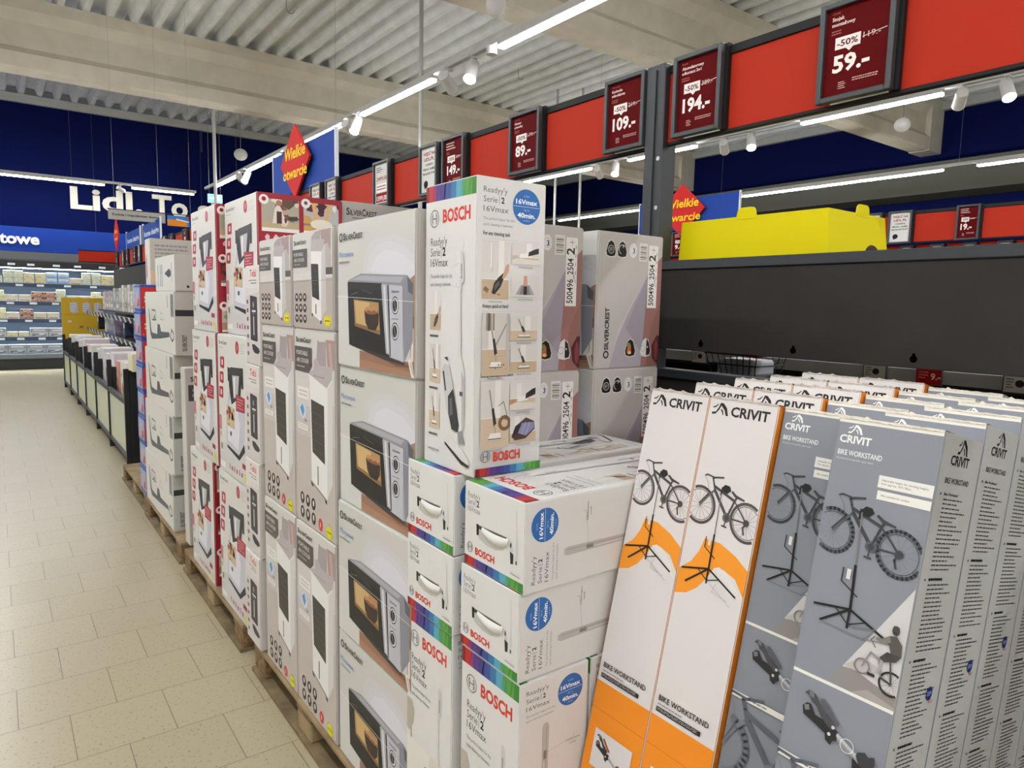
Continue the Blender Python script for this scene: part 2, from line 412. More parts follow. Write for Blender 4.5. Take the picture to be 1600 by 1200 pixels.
# ------------------------------------------------------------------ main shelf row (x = 2.05) with its red price bar
STEEL = mat('anthracite_steel', '#33363a', 0.45, 0.1, bump=0.03, scale=200)
PANEL = mat('shelf_back_panel', '#363431', 0.7, noise='#32302d', scale=6, spec=0.15)
BLACK = mat('black_plastic', '#17181a', 0.45)
XG = 2.05
def post(x, y, z1, label):
    t = thing('shelf_post', label, 'post', (x, y, 0))
    mb = MB(); mb.box(-0.035, -0.045, 0, 0.045, 0.045, z1, 0.004); mb.box(-0.042, -0.008, 0.2, -0.035, 0.008, z1-0.02)
    mb.build('upright', STEEL, t)
    m2 = MB()
    for z in (1.98, 2.16): m2.cyl((-0.0365, -0.028, z), (-0.033, -0.028, z), 0.008, n=10)
    m2.build('bolt', mat('bolt_steel', '#b9bbbd', 0.3, 0.9), t)
    return t
post(XG, 1.845, 2.50, 'black upright steel post between the 109 and 194 price signs')
for y, s in ((4.50, 'between the pale price signs, mostly hidden'), (7.16, 'hidden behind mixers'), (9.82, 'right of the far price signs'), (12.5, 'among the far price signs')): post(XG, y, 2.205, 'black upright steel post of the red bar, '+s)
# upper panel, top shelf and lower panel facing the cartons
t = thing('shelf_unit', 'dark grey shelf unit with a plain back panel under the yellow carton', 'shelf', (XG, 0, 0))
mb = MB(); mb.box(-0.012, -2.6, 1.452, 0.012, 1.80, 1.748, 0.002); pn = mb.build('back_panel', PANEL, t)
mh = MB()
for y in (1.595, 1.233, 0.87, 0.50): mh.cyl((-0.0135, y, 1.478), (-0.0122, y, 1.478), 0.010, n=14).box(-0.0135, y-0.004, 1.484, -0.0122, y+0.004, 1.494)
mh.build('hook_slot', mat('slot_black', '#040404', .95, spec=0.0), pn)
MB().box(-0.02, -2.6, 1.748, 0.5, 1.80, 1.782, 0.003).build('top_shelf', STEEL, t)
MB().box(-0.012, -2.6, 0.15, 0.012, 1.80, 1.345, 0.002).build('lower_panel', PANEL, t)
MB().box(-0.03, -2.6, 1.345, 0.03, 1.80, 1.378, 0.003).build('cross_rail', STEEL, t)
MB().box(0.0, -2.6, 0.0, 0.5, 1.80, 0.15, 0.003).build('base', STEEL, t)
t = thing('shelf_unit', 'dark shelf unit behind the microwave and mixer cartons', 'shelf', (XG, 0, 0))
MB().box(-0.012, 1.89, 0.15, 0.012, 6.9, 1.75, 0.002).build('back_panel', PANEL, t)
MB().box(-0.02, 1.89, 1.748, 0.5, 6.9, 1.782, 0.003).build('top_shelf', STEEL, t)
MB().box(0.0, 1.89, 0.0, 0.5, 6.9, 0.15, 0.003).build('base', STEEL, t)

# the bar: rails and red panels
RAIL = mat('bar_rail', '#191a1c', 0.55, spec=0.25)
REDP = mat('red_bar_panel', '#b2301c', 0.6, spec=0.12)
def red_bar(x, y0, y1, z0, z1, label, segs, lo=0.012, hi=0.028):
    t = thing('price_bar', label, 'price bar', (x, 0, 0))
    MB().box(-0.012, y0, z1-hi, 0.012, y1, z1, 0.0015).build('top_rail', RAIL, t)
    MB().box(-0.012, y0, z0, 0.012, y1, z0+lo, 0.002).build('bottom_rail', RAIL, t)
    for a, b in segs: MB().box(-0.004, a, z0+lo+.0005, 0.004, b, z1-hi-.0005).build('red_panel', REDP, t)
    return t
FRAME = mat('frame_anthracite', '#3a3d40', 0.4)
DARKRED = '#5a0a0c'
def sign_frame(x, y_far, y_near, z0, z1, label, kind, data=None, group=None):
    w = y_far-y_near; h = z1-z0
    t = thing('price_sign', label, 'price sign', (x-0.035, (y_far+y_near)/2, z0), 0, group)
    m = 0.016
    mb = MB()
    mb.box(-0.012, -w/2, 0, 0.012, -w/2+m, h, 0.002); mb.box(-0.012, w/2-m, 0, 0.012, w/2, h, 0.002)
    mb.box(-0.012, -w/2+m, 0, 0.012, w/2-m, m, 0.002); mb.box(-0.012, -w/2+m, h-m, 0.012, w/2-m, h, 0.002)
    mb.box(0.002, -w/2+m, m, 0.012, w/2-m, h-m)
    mb.build('frame', FRAME, t)
    MB().box(0.012, -w/2-0.012, 0.0, 0.030, -w/2+0.01, h).build('hanger', RAIL, t)
    mb = MB(); F = Face(mb, (0.0015, w/2-m, m), (0, -1, 0), (0, 0, 1), w-2*m, h-2*m)
    if kind == 'red':
        F.rect(0, 0, 1, 1, DARKRED)
        brand, l1, l2, old, new = data
        if l1: F.text(brand, .09, .935, .030, '#a8695f').text(l1, .09, .865, .042, '#ecdcd4', bold=.02).text(l2, .09, .800, .042, '#ecdcd4', bold=.02)
        else: F.greek(.09, .79, .6, .96, 3, '#cfb8b0', seed=9)
        F.greek(.09, .70, .30, .76, 2, '#a8695f', seed=len(l1))
        F.rect(.16, .53, .56, .665, '#ece7e2'); F.poly([(.33, .53), (.45, .53), (.39, .49)], '#ece7e2')
        F.text('-50%', .19, .562, .072, DARKRED, w=.33, bold=.02)
        (F.text(old, .60, .585, .065, '#d9c8c0', w=.26) if old else F.greek(.60, .585, .86, .65, 1, '#d9c8c0')); F.line([(.59, .60), (.95, .635)], .0022, '#d9c8c0')
        if not new: F.greek(.14, .275, .7, .465, 1, '#f4ece6', t=.9, rag=.05)
        else: F.text(new, .14, .275, .19, '#f4ece6', w=.58 if len(new) < 5 else .68, bold=.034)
        F.greek(.25, .07, .37, .16, 4, '#cfa79f', seed=5); F.greek(.47, .13, .87, .18, 2, '#cfa79f', seed=8, rag=.1)
    elif kind == 'white':
        F.rect(0, 0, 1, 1, '#d9d9d2')
        for i, (s, v, c, hh) in enumerate((('WEJDŹ NA', .83, '#8e1420', .075), ('LIDL.PL', .71, '#8e1420', .075), ('I ODKRYJ', .60, '#26282c', .05), ('PEŁNĄ GAMĘ', .50, '#26282c', .05), ('PRODUKTÓW!', .40, '#26282c', .05))):
            F.text(s, .5, v, hh, c, w=(.78, .66, .52, .78, .82)[i], bold=.03, align='C')
        F.ell(.30, .19, .14, .085, '#26282c'); F.poly([(.2, .14), (.32, .12), (.22, .07)], '#26282c')
    elif kind == 'price':
        F.rect(0, 0, 1, 1, '#d3d3cd')
        F.greek(.1, .78, .6, .93, 3, '#333', seed=2); F.text('2499,00', .12, .58, .10, '#8e1420', w=.74, bold=.02)
        F.rect(.1, .30, .9, .50, '#f0f0ec'); F.greek(.14, .33, .86, .47, 2, '#8e1420', seed=3)
        F.rect(.06, .04, .94, .27, '#8e1420'); F.text('1599,00', .12, .08, .12, '#f3efe9', w=.76, bold=.02)
    mb.build('poster', SIGN, t)
    return t
ZB0, ZB1 = 2.206, 2.492
SG = [(1.197, .978, 'red', ('Crivit', 'Stojak', 'montażowy', '119.-', '59.-'), 'dark red price sign reading 59, nearest on the red bar'),
      (1.753, 1.546, 'red', ('Bosch', 'Akumulatorowy', 'odkurzacz 2w1', '389.-', '194.-'), 'dark red price sign reading 194, just right of the black post'),
      (2.106, 1.893, 'red', ('Silvercrest', 'Kuchenka', 'mikrofalowa', '219.-', '109.-'), 'dark red price sign reading 109, just left of the black post'),
      (2.755, 2.524, 'red', ('Silvercrest', 'Klimator', 'przenośny', '179.-', '89.-'), 'dark red price sign reading 89, third left of the black post'),
      (3.375, 3.155, 'red', ('', '', '', '299.-', '149.-'), 'dark red price sign reading 149, above the tall vacuum carton'),
      (3.63, 3.43, 'white', None, 'white notice sign in a dark frame directly beside the 149 price sign'),
      (4.24, 4.02, 'price', None, 'pale sign with two prices, 2499 struck above 1599'),
      (5.05, 4.84, 'white', None, 'right one of two pale notice signs beside the blue diamond panel'),
      (5.36, 5.15, 'white', None, 'left one of two pale notice signs beside the blue diamond panel')]
edges = []
for a, b_, k, d, lab in SG: sign_frame(XG, a, b_, 2.222-0.004, 2.498, lab, k, d); edges.append((b_+0.025, a-0.025))
far_signs = []
yy = 9.2; i = 0
rs = random.Random(3)
while yy < 16.2:
    far_signs.append((yy+0.22, yy, 'red' if i % 3 else 'price')); yy += 0.85 if i % 2 else 0.50; i += 1
for i, (a, b_, k) in enumerate(far_signs):
    sign_frame(XG, a, b_, 2.218, 2.498, 'small far price sign on the red bar beyond the mixer cartons', k, ('', '', '', '', '') if k == 'red' else None, group='price signs on the far end of the red bar'); edges.append((b_+0.025, a-0.025))
def gaps(y0, y1, ed):
    out = []; p = y0
    for a, b_ in sorted(ed):
        if a-p > 0.05: out.append((p+0.003, a-0.003))
        p = max(p, b_)
    out.append((p+0.003, y1)); return out
red_bar(XG, -2.6, 1.80, ZB0, ZB1, 'red price bar with dark rails right of the black post', gaps(-2.6, 1.80, [e for e in edges if e[0] < 1.8]))
red_bar(XG, 1.895, 16.4, ZB0, ZB1, 'long red price bar left of the black post', gaps(1.895, 16.4, [e for e in edges if e[0] > 1.8]))

# grand opening signs standing on the bars
def opening_sign(x, y_far, y_near, z0, z1, label):
    t = thing('opening_sign', label, 'sign', (x, (y_far+y_near)/2, z0)); w = y_far-y_near; h = z1-z0
    mb = MB(); mb.box(0, -w/2, 0, 0.02, w/2, h, 0.001, C('#2c4a9c'))
    mb.build('blue_board', SIGN, t)
    MB().box(-0.004, -w/2-0.012, -0.1, 0.024, -w/2, h+0.01).box(-0.004, w/2, -0.1, 0.024, w/2+0.012, h+0.01).build('board_edge', mat('board_edge_white', '#d4d8dc', 0.4), t)
    mb = MB(); a, b_ = 0.335, 0.295; yc = 0.03; zc = h/2+0.045
    mb.prism([(yc-a, zc), (yc, zc+b_), (yc+a, zc), (yc, zc-b_)], 'X', -0.045, -0.028, C('#c8322f'))
    F = Face(mb, (-0.045, yc+a, zc-b_), (0, -1, 0), (0, 0, 1), 2*a, 2*b_)
    mb2 = MB(); mb2.f = []
    F.text('Wielkie', .5, .55, .165, '#f1d22c', w=.72, bold=.02, align='C', shear=.12)
    F.text('otwarcie', .5, .29, .15, '#f1d22c', w=.82, bold=.02, align='C', shear=.12)
    mb.build('red_diamond', SIGN, t)
    return t
opening_sign(XG, 6.36, 4.965, 2.50, 2.86, 'blue sign panel with red diamond reading Wielkie otwarcie, left of the ceiling rail')
opening_sign(6.5, 6.12, 4.68, 2.53, 2.885, 'blue sign panel with red diamond, right of the black post above the yellow carton')
# second red bar (x = 6.5) in the next aisle and its shelf
edges2 = []
for a, b_, k, d, lab in ((3.07, 2.87, 'white', None, 'white notice sign on the far red bar, right of the yellow carton'),
                         (3.33, 3.13, 'white', None, 'white notice sign on the far red bar, half behind the yellow carton'),
                         (2.52, 2.345, 'red', ('', '', '', '', '19.-'), 'dark red price sign reading 19 on the far red bar'),
                         (5.55, 5.35, 'red', ('', '', '', '', '9.-'), 'dark red price sign left of the yellow carton, beside the black post')):
    sign_frame(6.5, a, b_, 2.225, 2.51, lab, k, d); edges2.append((b_+0.025, a-0.025))
red_bar(6.5, 0.0, 9.0, 2.225, 2.505, 'far red price bar of the next aisle, right of the yellow carton', gaps(0.0, 9.0, edges2))
t = thing('shelf_unit', 'dark shelf unit of the next aisle under the far red bar', 'shelf', (6.5, 0, 0))
MB().box(-0.012, 0, 0.15, 0.012, 9.0, 2.04, 0.002).build('back_panel', PANEL, t)
MB().box(-0.5, 0, 0.0, 0.0, 9.0, 0.15, 0.003).build('base', STEEL, t)
for z in (0.6, 1.05): MB().box(-0.5, 0, z, -0.013, 9.0, z+0.035, 0.003).build('shelf_board', STEEL, t)
for y in (0.02, 3.75, 6.6, 8.98): MB().box(-0.035, y-0.03, 0, 0.045, y+0.03, 2.055, 0.003).build('upright', STEEL, t)
# third red strip, further off
edges3 = []
for i, y in enumerate((2.125, 2.38, 2.63, 2.88, 3.3, 3.8)):
    sign_frame(6.58, y+0.105, y, 2.07, 2.21, 'small pale price sign on the low red strip above the dark shelf panel', 'price', group='small price signs on the low red strip'); edges3.append((y-0.01, y+0.107))
red_bar(6.58, 0.5, 6.0, 2.06, 2.22, 'low narrow red strip under the far red bar, above the dark shelf panel', gaps(0.5, 6.0, edges3), .004, .004)

# what shows through the slot under the panel: a shelf across the next aisle with price rails
t = thing('shelf_unit', 'grey shelf seen through the slot under the dark panel', 'shelf', (3.3, 0, 0))
mb = MB()
for z in (0.95, 1.30): mb.box(0.02, -0.6, z-0.02, 0.5, 4.2, z+0.02, 0.002)
mb.build('shelf_board', STEEL, t)
MB().box(0.5, -0.6, 0, 0.53, 4.2, 1.46, 0.002).build('back_panel', PANEL, t)
MB().box(0.0, -0.6, 1.30, 0.018, 4.2, 1.36, 0.002).build('price_rail', mat('price_rail_grey', '#a9aeb2', 0.4), t)
for y in (0.0, 1.3, 2.6, 3.9): MB().box(0.46, y-0.03, 0, 0.5, y+0.03, 1.46, 0.003).build('upright', STEEL, t)
def shelf_tag(y, kind, label, group=None):
    mb = MB(); mb.box(3.288, y-0.055, 1.292, 3.299, y+0.055, 1.375, 0.002, C('#55585b'))
    F = Face(mb, (3.288, y+0.05, 1.297), (0, -1, 0), (0, 0, 1), 0.10, 0.073)
    if kind == 'r': F.rect(0, 0, 1, 1, '#b71c22'); F.text('9.-', .58, .3, .4, '#f0e6e0', bold=.02); F.greek(.08, .3, .5, .8, 3, '#e08a85')
    else: F.rect(0, 0, 1, 1, '#c9cbc8'); F.ell(.55, .5, .16, .2, '#333'); F.greek(.08, .2, .35, .8, 4, '#666')
    tag(mb.build('shelf_label', SIGN), label, 'price label', group)
shelf_tag(2.22, 'r', 'red shelf price label in the slot, left of the middle panel hole')
shelf_tag(1.335, 'r', 'red shelf price label in the slot under the right part of the panel')
shelf_tag(2.58, 'w', 'pale shelf price label in the slot, near the black post')
shelf_tag(1.0, 'w', 'pale shelf price label in the slot, at the right picture edge')
shelf_tag(1.57, 'w', 'pale shelf card in the slot, left of the right red label')
for i, (y, s, c, l) in enumerate(((1.75, .30, '#2a1630', 'dark purple carton lying behind the slot under the panel'), (1.42, .22, '#4d4a50', 'grey carton lying behind the slot under the panel'), (2.35, .34, '#1c1c20', 'black tray behind the slot, beside the red shelf label'))):
    mb = MB(); mb.box(3.34, y-s/2, 1.3205, 3.6, y+s/2, 1.45, 0.004); tag(mb.build('carton', mat('carton_%d' % i, c, 0.5)), l, 'box')
# wire basket near the post
t = thing('wire_basket', 'small black wire basket with pale goods beside the black post', 'basket', (2.35, 1.62, 1.378-0.033))
mb = MB(); q = [(-.1, -.12), (.1, -.12), (.1, .12), (-.1, .12)]
for z, g in ((0.005, .8), (.05, .9), (.09, 1.0)):
    p = [Vector((a*g, b_*g, z)) for a, b_ in q]; mb.tube(p+[p[0]], .003, 5)
for k in range(9):
    y = -.096+k*.024; mb.tube([Vector((-.08, y, .005)), Vector((-.1, y*1.2, .09))], .002, 4); mb.tube([Vector((.08, y, .005)), Vector((.1, y*1.2, .09))], .002, 4)
mb.build('wire_frame', BLACK, t)
MB().box(-.07, -.085, .008, .07, .085, .07, .01).build('pale_goods', mat('pale_goods', '#c9ccd2', .5), t)
MB().box(XG+0.03, 1.3, 1.325, XG+0.52, 1.80, 1.345, 0.002).build('basket_board', STEEL)
tag(bpy.data.objects['basket_board'], 'dark shelf board under the black wire basket', 'shelf')

# the yellow carton on the top shelf
t = thing('display_carton', 'bright yellow cardboard carton with tabs lying on the dark top shelf', 'box', (2.315, 1.485, 1.782))
YEL = mat('yellow_board', '#dfd008', 0.6, bump=0.05, scale=60, spec=0.15)
mb = MB(); L, T = 0.30, 0.29
lo = [(-.195, -L), (.195, -L), (.195, L), (-.195, L)]; hi = [(-.195, -T), (.175, -T), (.175, T), (-.195, T)]
h = .148
mb.add([(x, y, 0) for x, y in lo]+[(x, y, h) for x, y in hi], [(3, 2, 1, 0), (4, 5, 6, 7), (0, 1, 5, 4), (1, 2, 6, 5), (2, 3, 7, 6), (3, 0, 4, 7)])
bd = mb.build('carton_body', YEL, t)
def tab(y0, y1, x, along):
    m = MB(); n = 8; zt = .03; r = .018; pts = [(y0-.004, h-.01), (y0, h+zt-r)]
    pts += [(y0+r-r*math.cos(R(a)), h+zt-r+r*math.sin(R(a))) for a in (30, 60, 90)] + [(y1-r+r*math.sin(R(a)), h+zt-r+r*math.cos(R(a))) for a in (0, 30, 60)] + [(y1, h+zt-r), (y1+.004, h-.01)]
    m.prism(pts, 'X' if along == 'Y' else 'Y', x, x+.004); return m.build('tab', YEL, t)
tab(-.03, .045, -.197, 'Y'); tab(-.02, .06, -T-.0015, 'X')
m = MB(); pts = [(.085+.05*math.cos(R(a)), max(.003, .014+.036*math.sin(R(a)))) for a in range(-20, 201, 10)]; m.add([(x, -L+z*.0676-.0006, z) for x, z in pts], [tuple(range(len(pts)))]); ho = m.build('hand_hole', mat('carton_hole', '#3a0c1c', .5, noise='#0d0508', scale=80), t)
# ------------------------------------------------------------------ pallets
WOOD = mat('pallet_wood', '#9d8763', 0.8, noise='#7d6a4c', scale=7, bump=0.15)
WOOD2 = mat('pallet_wood_dark', '#82704f', 0.85, noise='#5f5038', scale=9, bump=0.2)
CHIP = mat('pressed_block', '#93714a', 0.85, noise='#5f4a31', scale=40, bump=0.4)
def pallet(label):
    t = thing('wooden_pallet', label, 'pallet'); W, L = .8, 1.2
    for k in range(3):
        x0 = (0, .3275, .655)[k]; w = .145 if k != 2 else .145
        MB().box(x0-(.412 if k == 0 else .4), -.6, 0, x0-.4+(.1 if k != 1 else .145), .6, .02, .002).build('bottom_board', WOOD2, t)
    for i in range(3):
        for k in range(3):
            y0 = (-.6, -.0725, .455)[k]; x0 = (-.4, -.0725, .255)[i]
            bl = MB().box(x0+.002, y0+.002, .02, x0+.143, y0+.143, .094, .005).build('block', CHIP if (i+k) % 2 == 0 else WOOD, t)
    for k in range(3):
        y0 = (-.6, -.0725, .455)[k]; MB().box(-.4, y0, .094, .4, y0+.145, .112, .002).build('stringer_board', WOOD2, t)
    for k in range(5):
        x0 = (-.4, -.2175, -.0725, .1175, .255)[k]; w = (.145, .1, .145, .1, .145)[k]
        MB().box(x0, -.6, .112, x0+w, .6, .13, .002).build('deck_board', WOOD, t)
    return t
PP = pallet('')
for y, s in ((2.345, 'wooden pallet under the microwave and air cooler cartons'), (3.725, 'worn wooden pallet under the red and white mixer cartons'), (5.03, 'wooden pallet under the white floor cleaner cartons'), (1.12, 'wooden pallet under the vacuum cleaner cartons')):
    place(PP, (.833+.4, y, 0), s)
place(PP, (.845+.4, 6.27, 0), 'pale wooden pallet end showing under the red and blue cartons')
place(PP, (.88+.4, -.12, 0), 'wooden pallet under the grey bike stand cartons, below the picture edge')
ZP = .13
# ------------------------------------------------------------------ artwork helpers
def silver(F, u, v, h, w, col='#1b1b1b', ring=True):
    if ring:
        r = h*F.h*.62; F.ring(u+r/F.w, v+h*.5, r, r*.38, col, 14); u += r*2.7/F.w; w -= r*2.7/F.w
    F.text('S', u, v, h*1.15, col, w=w*.11, bold=.02).text('ILVER', u+w*.12, v, h*.85, col, w=w*.39, bold=.02)
    F.text('C', u+w*.51, v, h*1.15, col, w=w*.12, bold=.02).text('REST', u+w*.645, v, h*.85, col, w=w*.355, bold=.02)
def bosch_logo(F, u, v, r, col='#6d7175'):
    F.ring(u, v, r, r*.14, col, 20); rx, ry = r/F.w, r/F.h
    for s in (-1, 1):
        F.line([(u+s*rx*.42, v-ry*.6), (u+s*rx*.42, v+ry*.6)], r*.16, col)
    F.line([(u-rx*.42, v), (u+rx*.42, v)], r*.16, col); F.ring(u, v, r*.66, r*.1, col, 14, 120, 240); F.ring(u, v, r*.66, r*.1, col, 14, -60, 60)
RAINBOW = ['#7d1d26', '#b83029', '#5d3a86', '#453a7e', '#3d4f93', '#3a76a6', '#57a3bb', '#3f8f74', '#5a9d3f', '#3f8239']
def rainbow(F, v0, v1, flip=False):
    cs = RAINBOW[::-1] if flip else RAINBOW; ws = [.06, .14, .1, .12, .1, .1, .13, .05, .12, .08]
    if flip: ws = ws[::-1]
    u = 0
    for c, wd in zip(cs, ws): F.rect(u, v0, min(1, u+wd+.001), v1, c); F.k -= 1; u += wd
    F.k += 1
    rr = random.Random(4)
    for i in range(9):
        a = rr.random()*.93; F.poly([(a, v0), (a+.015, v0), (a+.05, v1), (a+.025, v1)], cs[min(9, int(a*10)+1)]); F.k -= 1
    F.k += 1

# ------------------------------------------------------------------ microwave carton
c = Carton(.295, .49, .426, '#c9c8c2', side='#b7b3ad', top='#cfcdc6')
F = c.front
F.poly([(0, 0), (1, 0), (1, .5), (0, .5)], '#cfceca')
F.poly([(.37, .65), (.38, .76), (.45, .84), (.55, .87), (.72, .88), (.88, .85), (1, .80), (1, .55), (.7, .6)], '#cbcacb')
F.poly([(.42, .66), (.45, .75), (.56, .82), (.7, .84), (.88, .8), (1, .73), (1, .57), (.7, .6)], '#cfced2')
F.poly([(.48, .66), (.53, .74), (.66, .79), (.85, .76), (1, .68), (1, .57)], '#d5d4dc')
F.poly([(.32, .12), (.88, .09), (1, .10), (1, 0), (.32, 0)], '#96705a')
F.poly([(.32, .06), (1, .03), (1, 0), (.32, 0)], '#a67d64'); F.poly([(.5, .12), (.9, .085), (1, .06), (.8, .05)], '#7a543f')
F.poly([(.955, .60), (1, .62), (1, .10), (.955, .10)], '#a37b62'); F.poly([(.97, .35), (.99, .36), (.99, .1), (.96, .1)], '#d8d3cf'); F.rect(.96, .30, .995, .37, '#6b5147')
F.poly([(.93, .10), (.97, .12), (1, .0), (.97, 0)], '#dedcd6'); F.poly([(.95, .085), (.965, .095), (.995, .02), (.985, .01)], '#b9b6b0')
F.poly([(.2, .145), (.23, .16), (.89, .085), (.89, .065), (.66, .08)], '#3d3a39')
F.poly([(.15, .60), (.34, .645), (.92, .62), (.99, .57), (.86, .55), (.62, .57)], '#8f9096')
F.poly([(.2, .605), (.34, .632), (.88, .61), (.84, .575), (.62, .585)], '#a9aab1')
F.poly([(.86, .56), (.92, .62), (.985, .57), (.985, .22), (.89, .085)], '#898a93'); F.poly([(.92, .61), (.985, .57), (.98, .5), (.93, .52)], '#5f6068')
F.poly([(.15, .585), (.62, .565), (.72, .105), (.17, .15)], '#232322'); F.poly([(.155, .595), (.62, .575), (.63, .53), (.155, .54)], '#2e2e2d')
F.poly([(.24, .47), (.58, .45), (.60, .24), (.26, .29)], '#b08a57'); F.poly([(.26, .46), (.46, .45), (.47, .27), (.28, .30)], '#c9a873'); F.poly([(.25, .31), (.6, .27), (.6, .24), (.26, .285)], '#8a6a42')
F.poly([(.39, .39), (.585, .38), (.58, .31), (.54, .265), (.45, .27), (.41, .31)], '#372b25'); F.ell(.487, .392, .095, .022, '#8a5a3c')
for q in range(5): F.ell(.42+q*.034, .405+.006*(q % 2), .018, .016, '#b98a66')
F.poly([(.615, .565), (.69, .562), (.735, .115), (.675, .125)], '#a8a9ae'); F.poly([(.64, .56), (.665, .56), (.71, .13), (.69, .13)], '#d2d2d6'); F.poly([(.69, .562), (.705, .562), (.74, .11), (.725, .11)], '#2a2a2c')
F.poly([(.71, .565), (.87, .555), (.88, .085), (.735, .11)], '#bcbdc6')
for v in (.435, .272):
    F.ell(.785, v, .043, .057, '#3a3a3d'); F.ell(.785, v, .037, .049, '#d8d8dc'); F.ell(.782, v, .028, .040, '#1e1e20'); F.line([(.79, v-.03), (.776, v+.03)], .003, '#8b8b90')
silver(F, .745, .515, .012, .09, '#26262a'); F.greek(.745, .345, .83, .355, 1, '#666')
F.line([(.2, .5), (.3, .52)], .0012, '#8d8d8a'); F.line([(.36, .535), (.5, .51)], .0012, '#6f6f6d')
silver(F, .035, .885, .042, .34); F.text('Microwave', .03, .768, .040, '#4c86c2', w=.21); F.greek(.03, .72, .19, .742, 1, '#777')
F.line([(0, .49), (1, .46)], .0011, '#efeeea')  # pale line painted as the highlight on the clear wrap
# narrow side with the gold-brown swoosh
F = c.near
F.poly([(.21, 0), (.34, .3), (.5, .46), (.78, .72), (.71, 0)], '#a49fa6'); F.poly([(.22, 0), (.31, .2), (.47, .40), (.78, .72), (.50, .46), (.33, .29)], '#bdb9bf'); F.poly([(.45, .3), (.78, .72), (.74, .3), (.72, .1)], '#98919a')
F.poly([(1, .86), (.9, .8), (.78, .71), (.71, 0), (1, 0)], '#936a62'); F.poly([(1, .5), (.85, .3), (.8, 0), (1, 0)], '#876058')
F.poly([(.96, .24), (.88, .16), (.9, .06), (1, .0), (1, .24)], '#4d2227'); F.ell(.96, .12, .03, .08, '#7d3a3c')
def tri(u, v, s, col): F.poly([(u, v+.062*s), (u+.04*s, v+.045*s), (u+.072*s, v-.02*s), (u+.06*s, v-.05*s), (u, v-.058*s), (u-.06*s, v-.05*s), (u-.072*s, v-.02*s), (u-.04*s, v+.045*s)], col)
for u in (.18, .35): tri(u, .885, 1.12, '#d5d2cc'); tri(u, .885, .98, '#171717')
F.ring(.18, .88, .012, .002, '#cfccc6'); F.greek(.155, .865, .205, .895, 3, '#cfccc6'); F.ring(.35, .885, .014, .002, '#cfccc6', 14, 40, 250); F.line([(.36, .9), (.37, .92)], .003, '#cfccc6')
F.ell(.52, .885, .062, .055, '#d8d6d1'); F.text('3', .515, .865, .038, '#2a3d86', rot=0, bold=.03); F.ring(.52, .885, .014, .001, '#9aa0b5')
F.rect(.62, .81, .75, .945, '#d6d3cd')
for k in range(9): F.rect(.635, .822+k*.0125, .735, .822+k*.0125+(.004, .007, .003)[k % 3], '#4b4745'); F.k -= 1
F.k += 1
F.rect(.772, .455, .925, .935, '#e2e0db')
F.text('500496_2504', .875, .475, .085, '#1d1d1d', w=.315, rot=90, bold=.012); F.text('2', .885, .815, .11, '#1d1d1d', rot=90, bold=.02)
F.line([(.85, .88), (.85, .925)], .0012, '#1d1d1d'); F.line([(.815, .902), (.885, .902)], .0012, '#1d1d1d'); F.greek(.9, .6, .91, .9, 5, '#666')
silver(F, .1, .03, .001, .001) if False else None
F.ring(.155, .10, .010, .0045, '#1a1a1a', 12); F.text('SILVERCREST', .185, .135, .062, '#1a1a1a', w=.315, rot=90, bold=.025)
tri(.53, .145, 1.25, '#cdbfae'); tri(.53, .145, 1.1, '#1c1b1a'); F.poly([(.475, .12), (.5, .18), (.54, .17), (.545, .105), (.49, .1)], '#b5653f'); F.ell(.5, .17, .03, .018, '#6f8a3d'); F.ell(.52, .11, .028, .012, '#d9b27a')
tri(.78, .145, 1.25, '#d2cfca'); F.poly([(.79, .215), (.83, .19), (.86, .12), (.845, .09), (.79, .085)], '#1d1c1c'); F.ring(.735, .14, .010, .0015, '#8f8b88'); F.ell(.81, .15, .008, .008, '#ddd')
F.line([(.02, .98), (.02, .5)], .002, '#c9c5be'); F.line([(.06, .96), (.08, .7), (.06, .1)], .0012, '#c2beb8')  # thin pale lines painted as wrap highlights
t_ = c.top; t_.rect(0, .485, 1, .515, '#b9a98a')
MW = c.build('microwave_carton')
GA = 'microwave cartons'
mwl = ['lowest', 'third from the top', 'second from the top', 'topmost']
for k in range(4):
    place(MW, (.843+.1475+(.002, .0, .006, .0)[k], 1.795-.004*k, ZP+.4265*k), '%s microwave carton in the front column beside the vacuum cleaner cartons' % mwl[k], GA)
for k in range(4):
    if k > 1:
        place(MW, (1.275, 1.805, ZP+.4265*k), 'grey side of the %s microwave carton right behind the tall vacuum carton' % ('upper' if k == 3 else 'lower'), GA)
        place(MW, (1.628, 1.805, ZP+.4265*k), '%s microwave carton nearest the black shelf post, grey side shown' % ('upper' if k == 3 else 'lower'), GA)
    else:
        for x in (1.275, 1.628): place(MW, (x, 1.805, ZP+.4265*k), 'microwave carton hidden low behind the vacuum cleaner cartons', 'hidden microwave cartons')

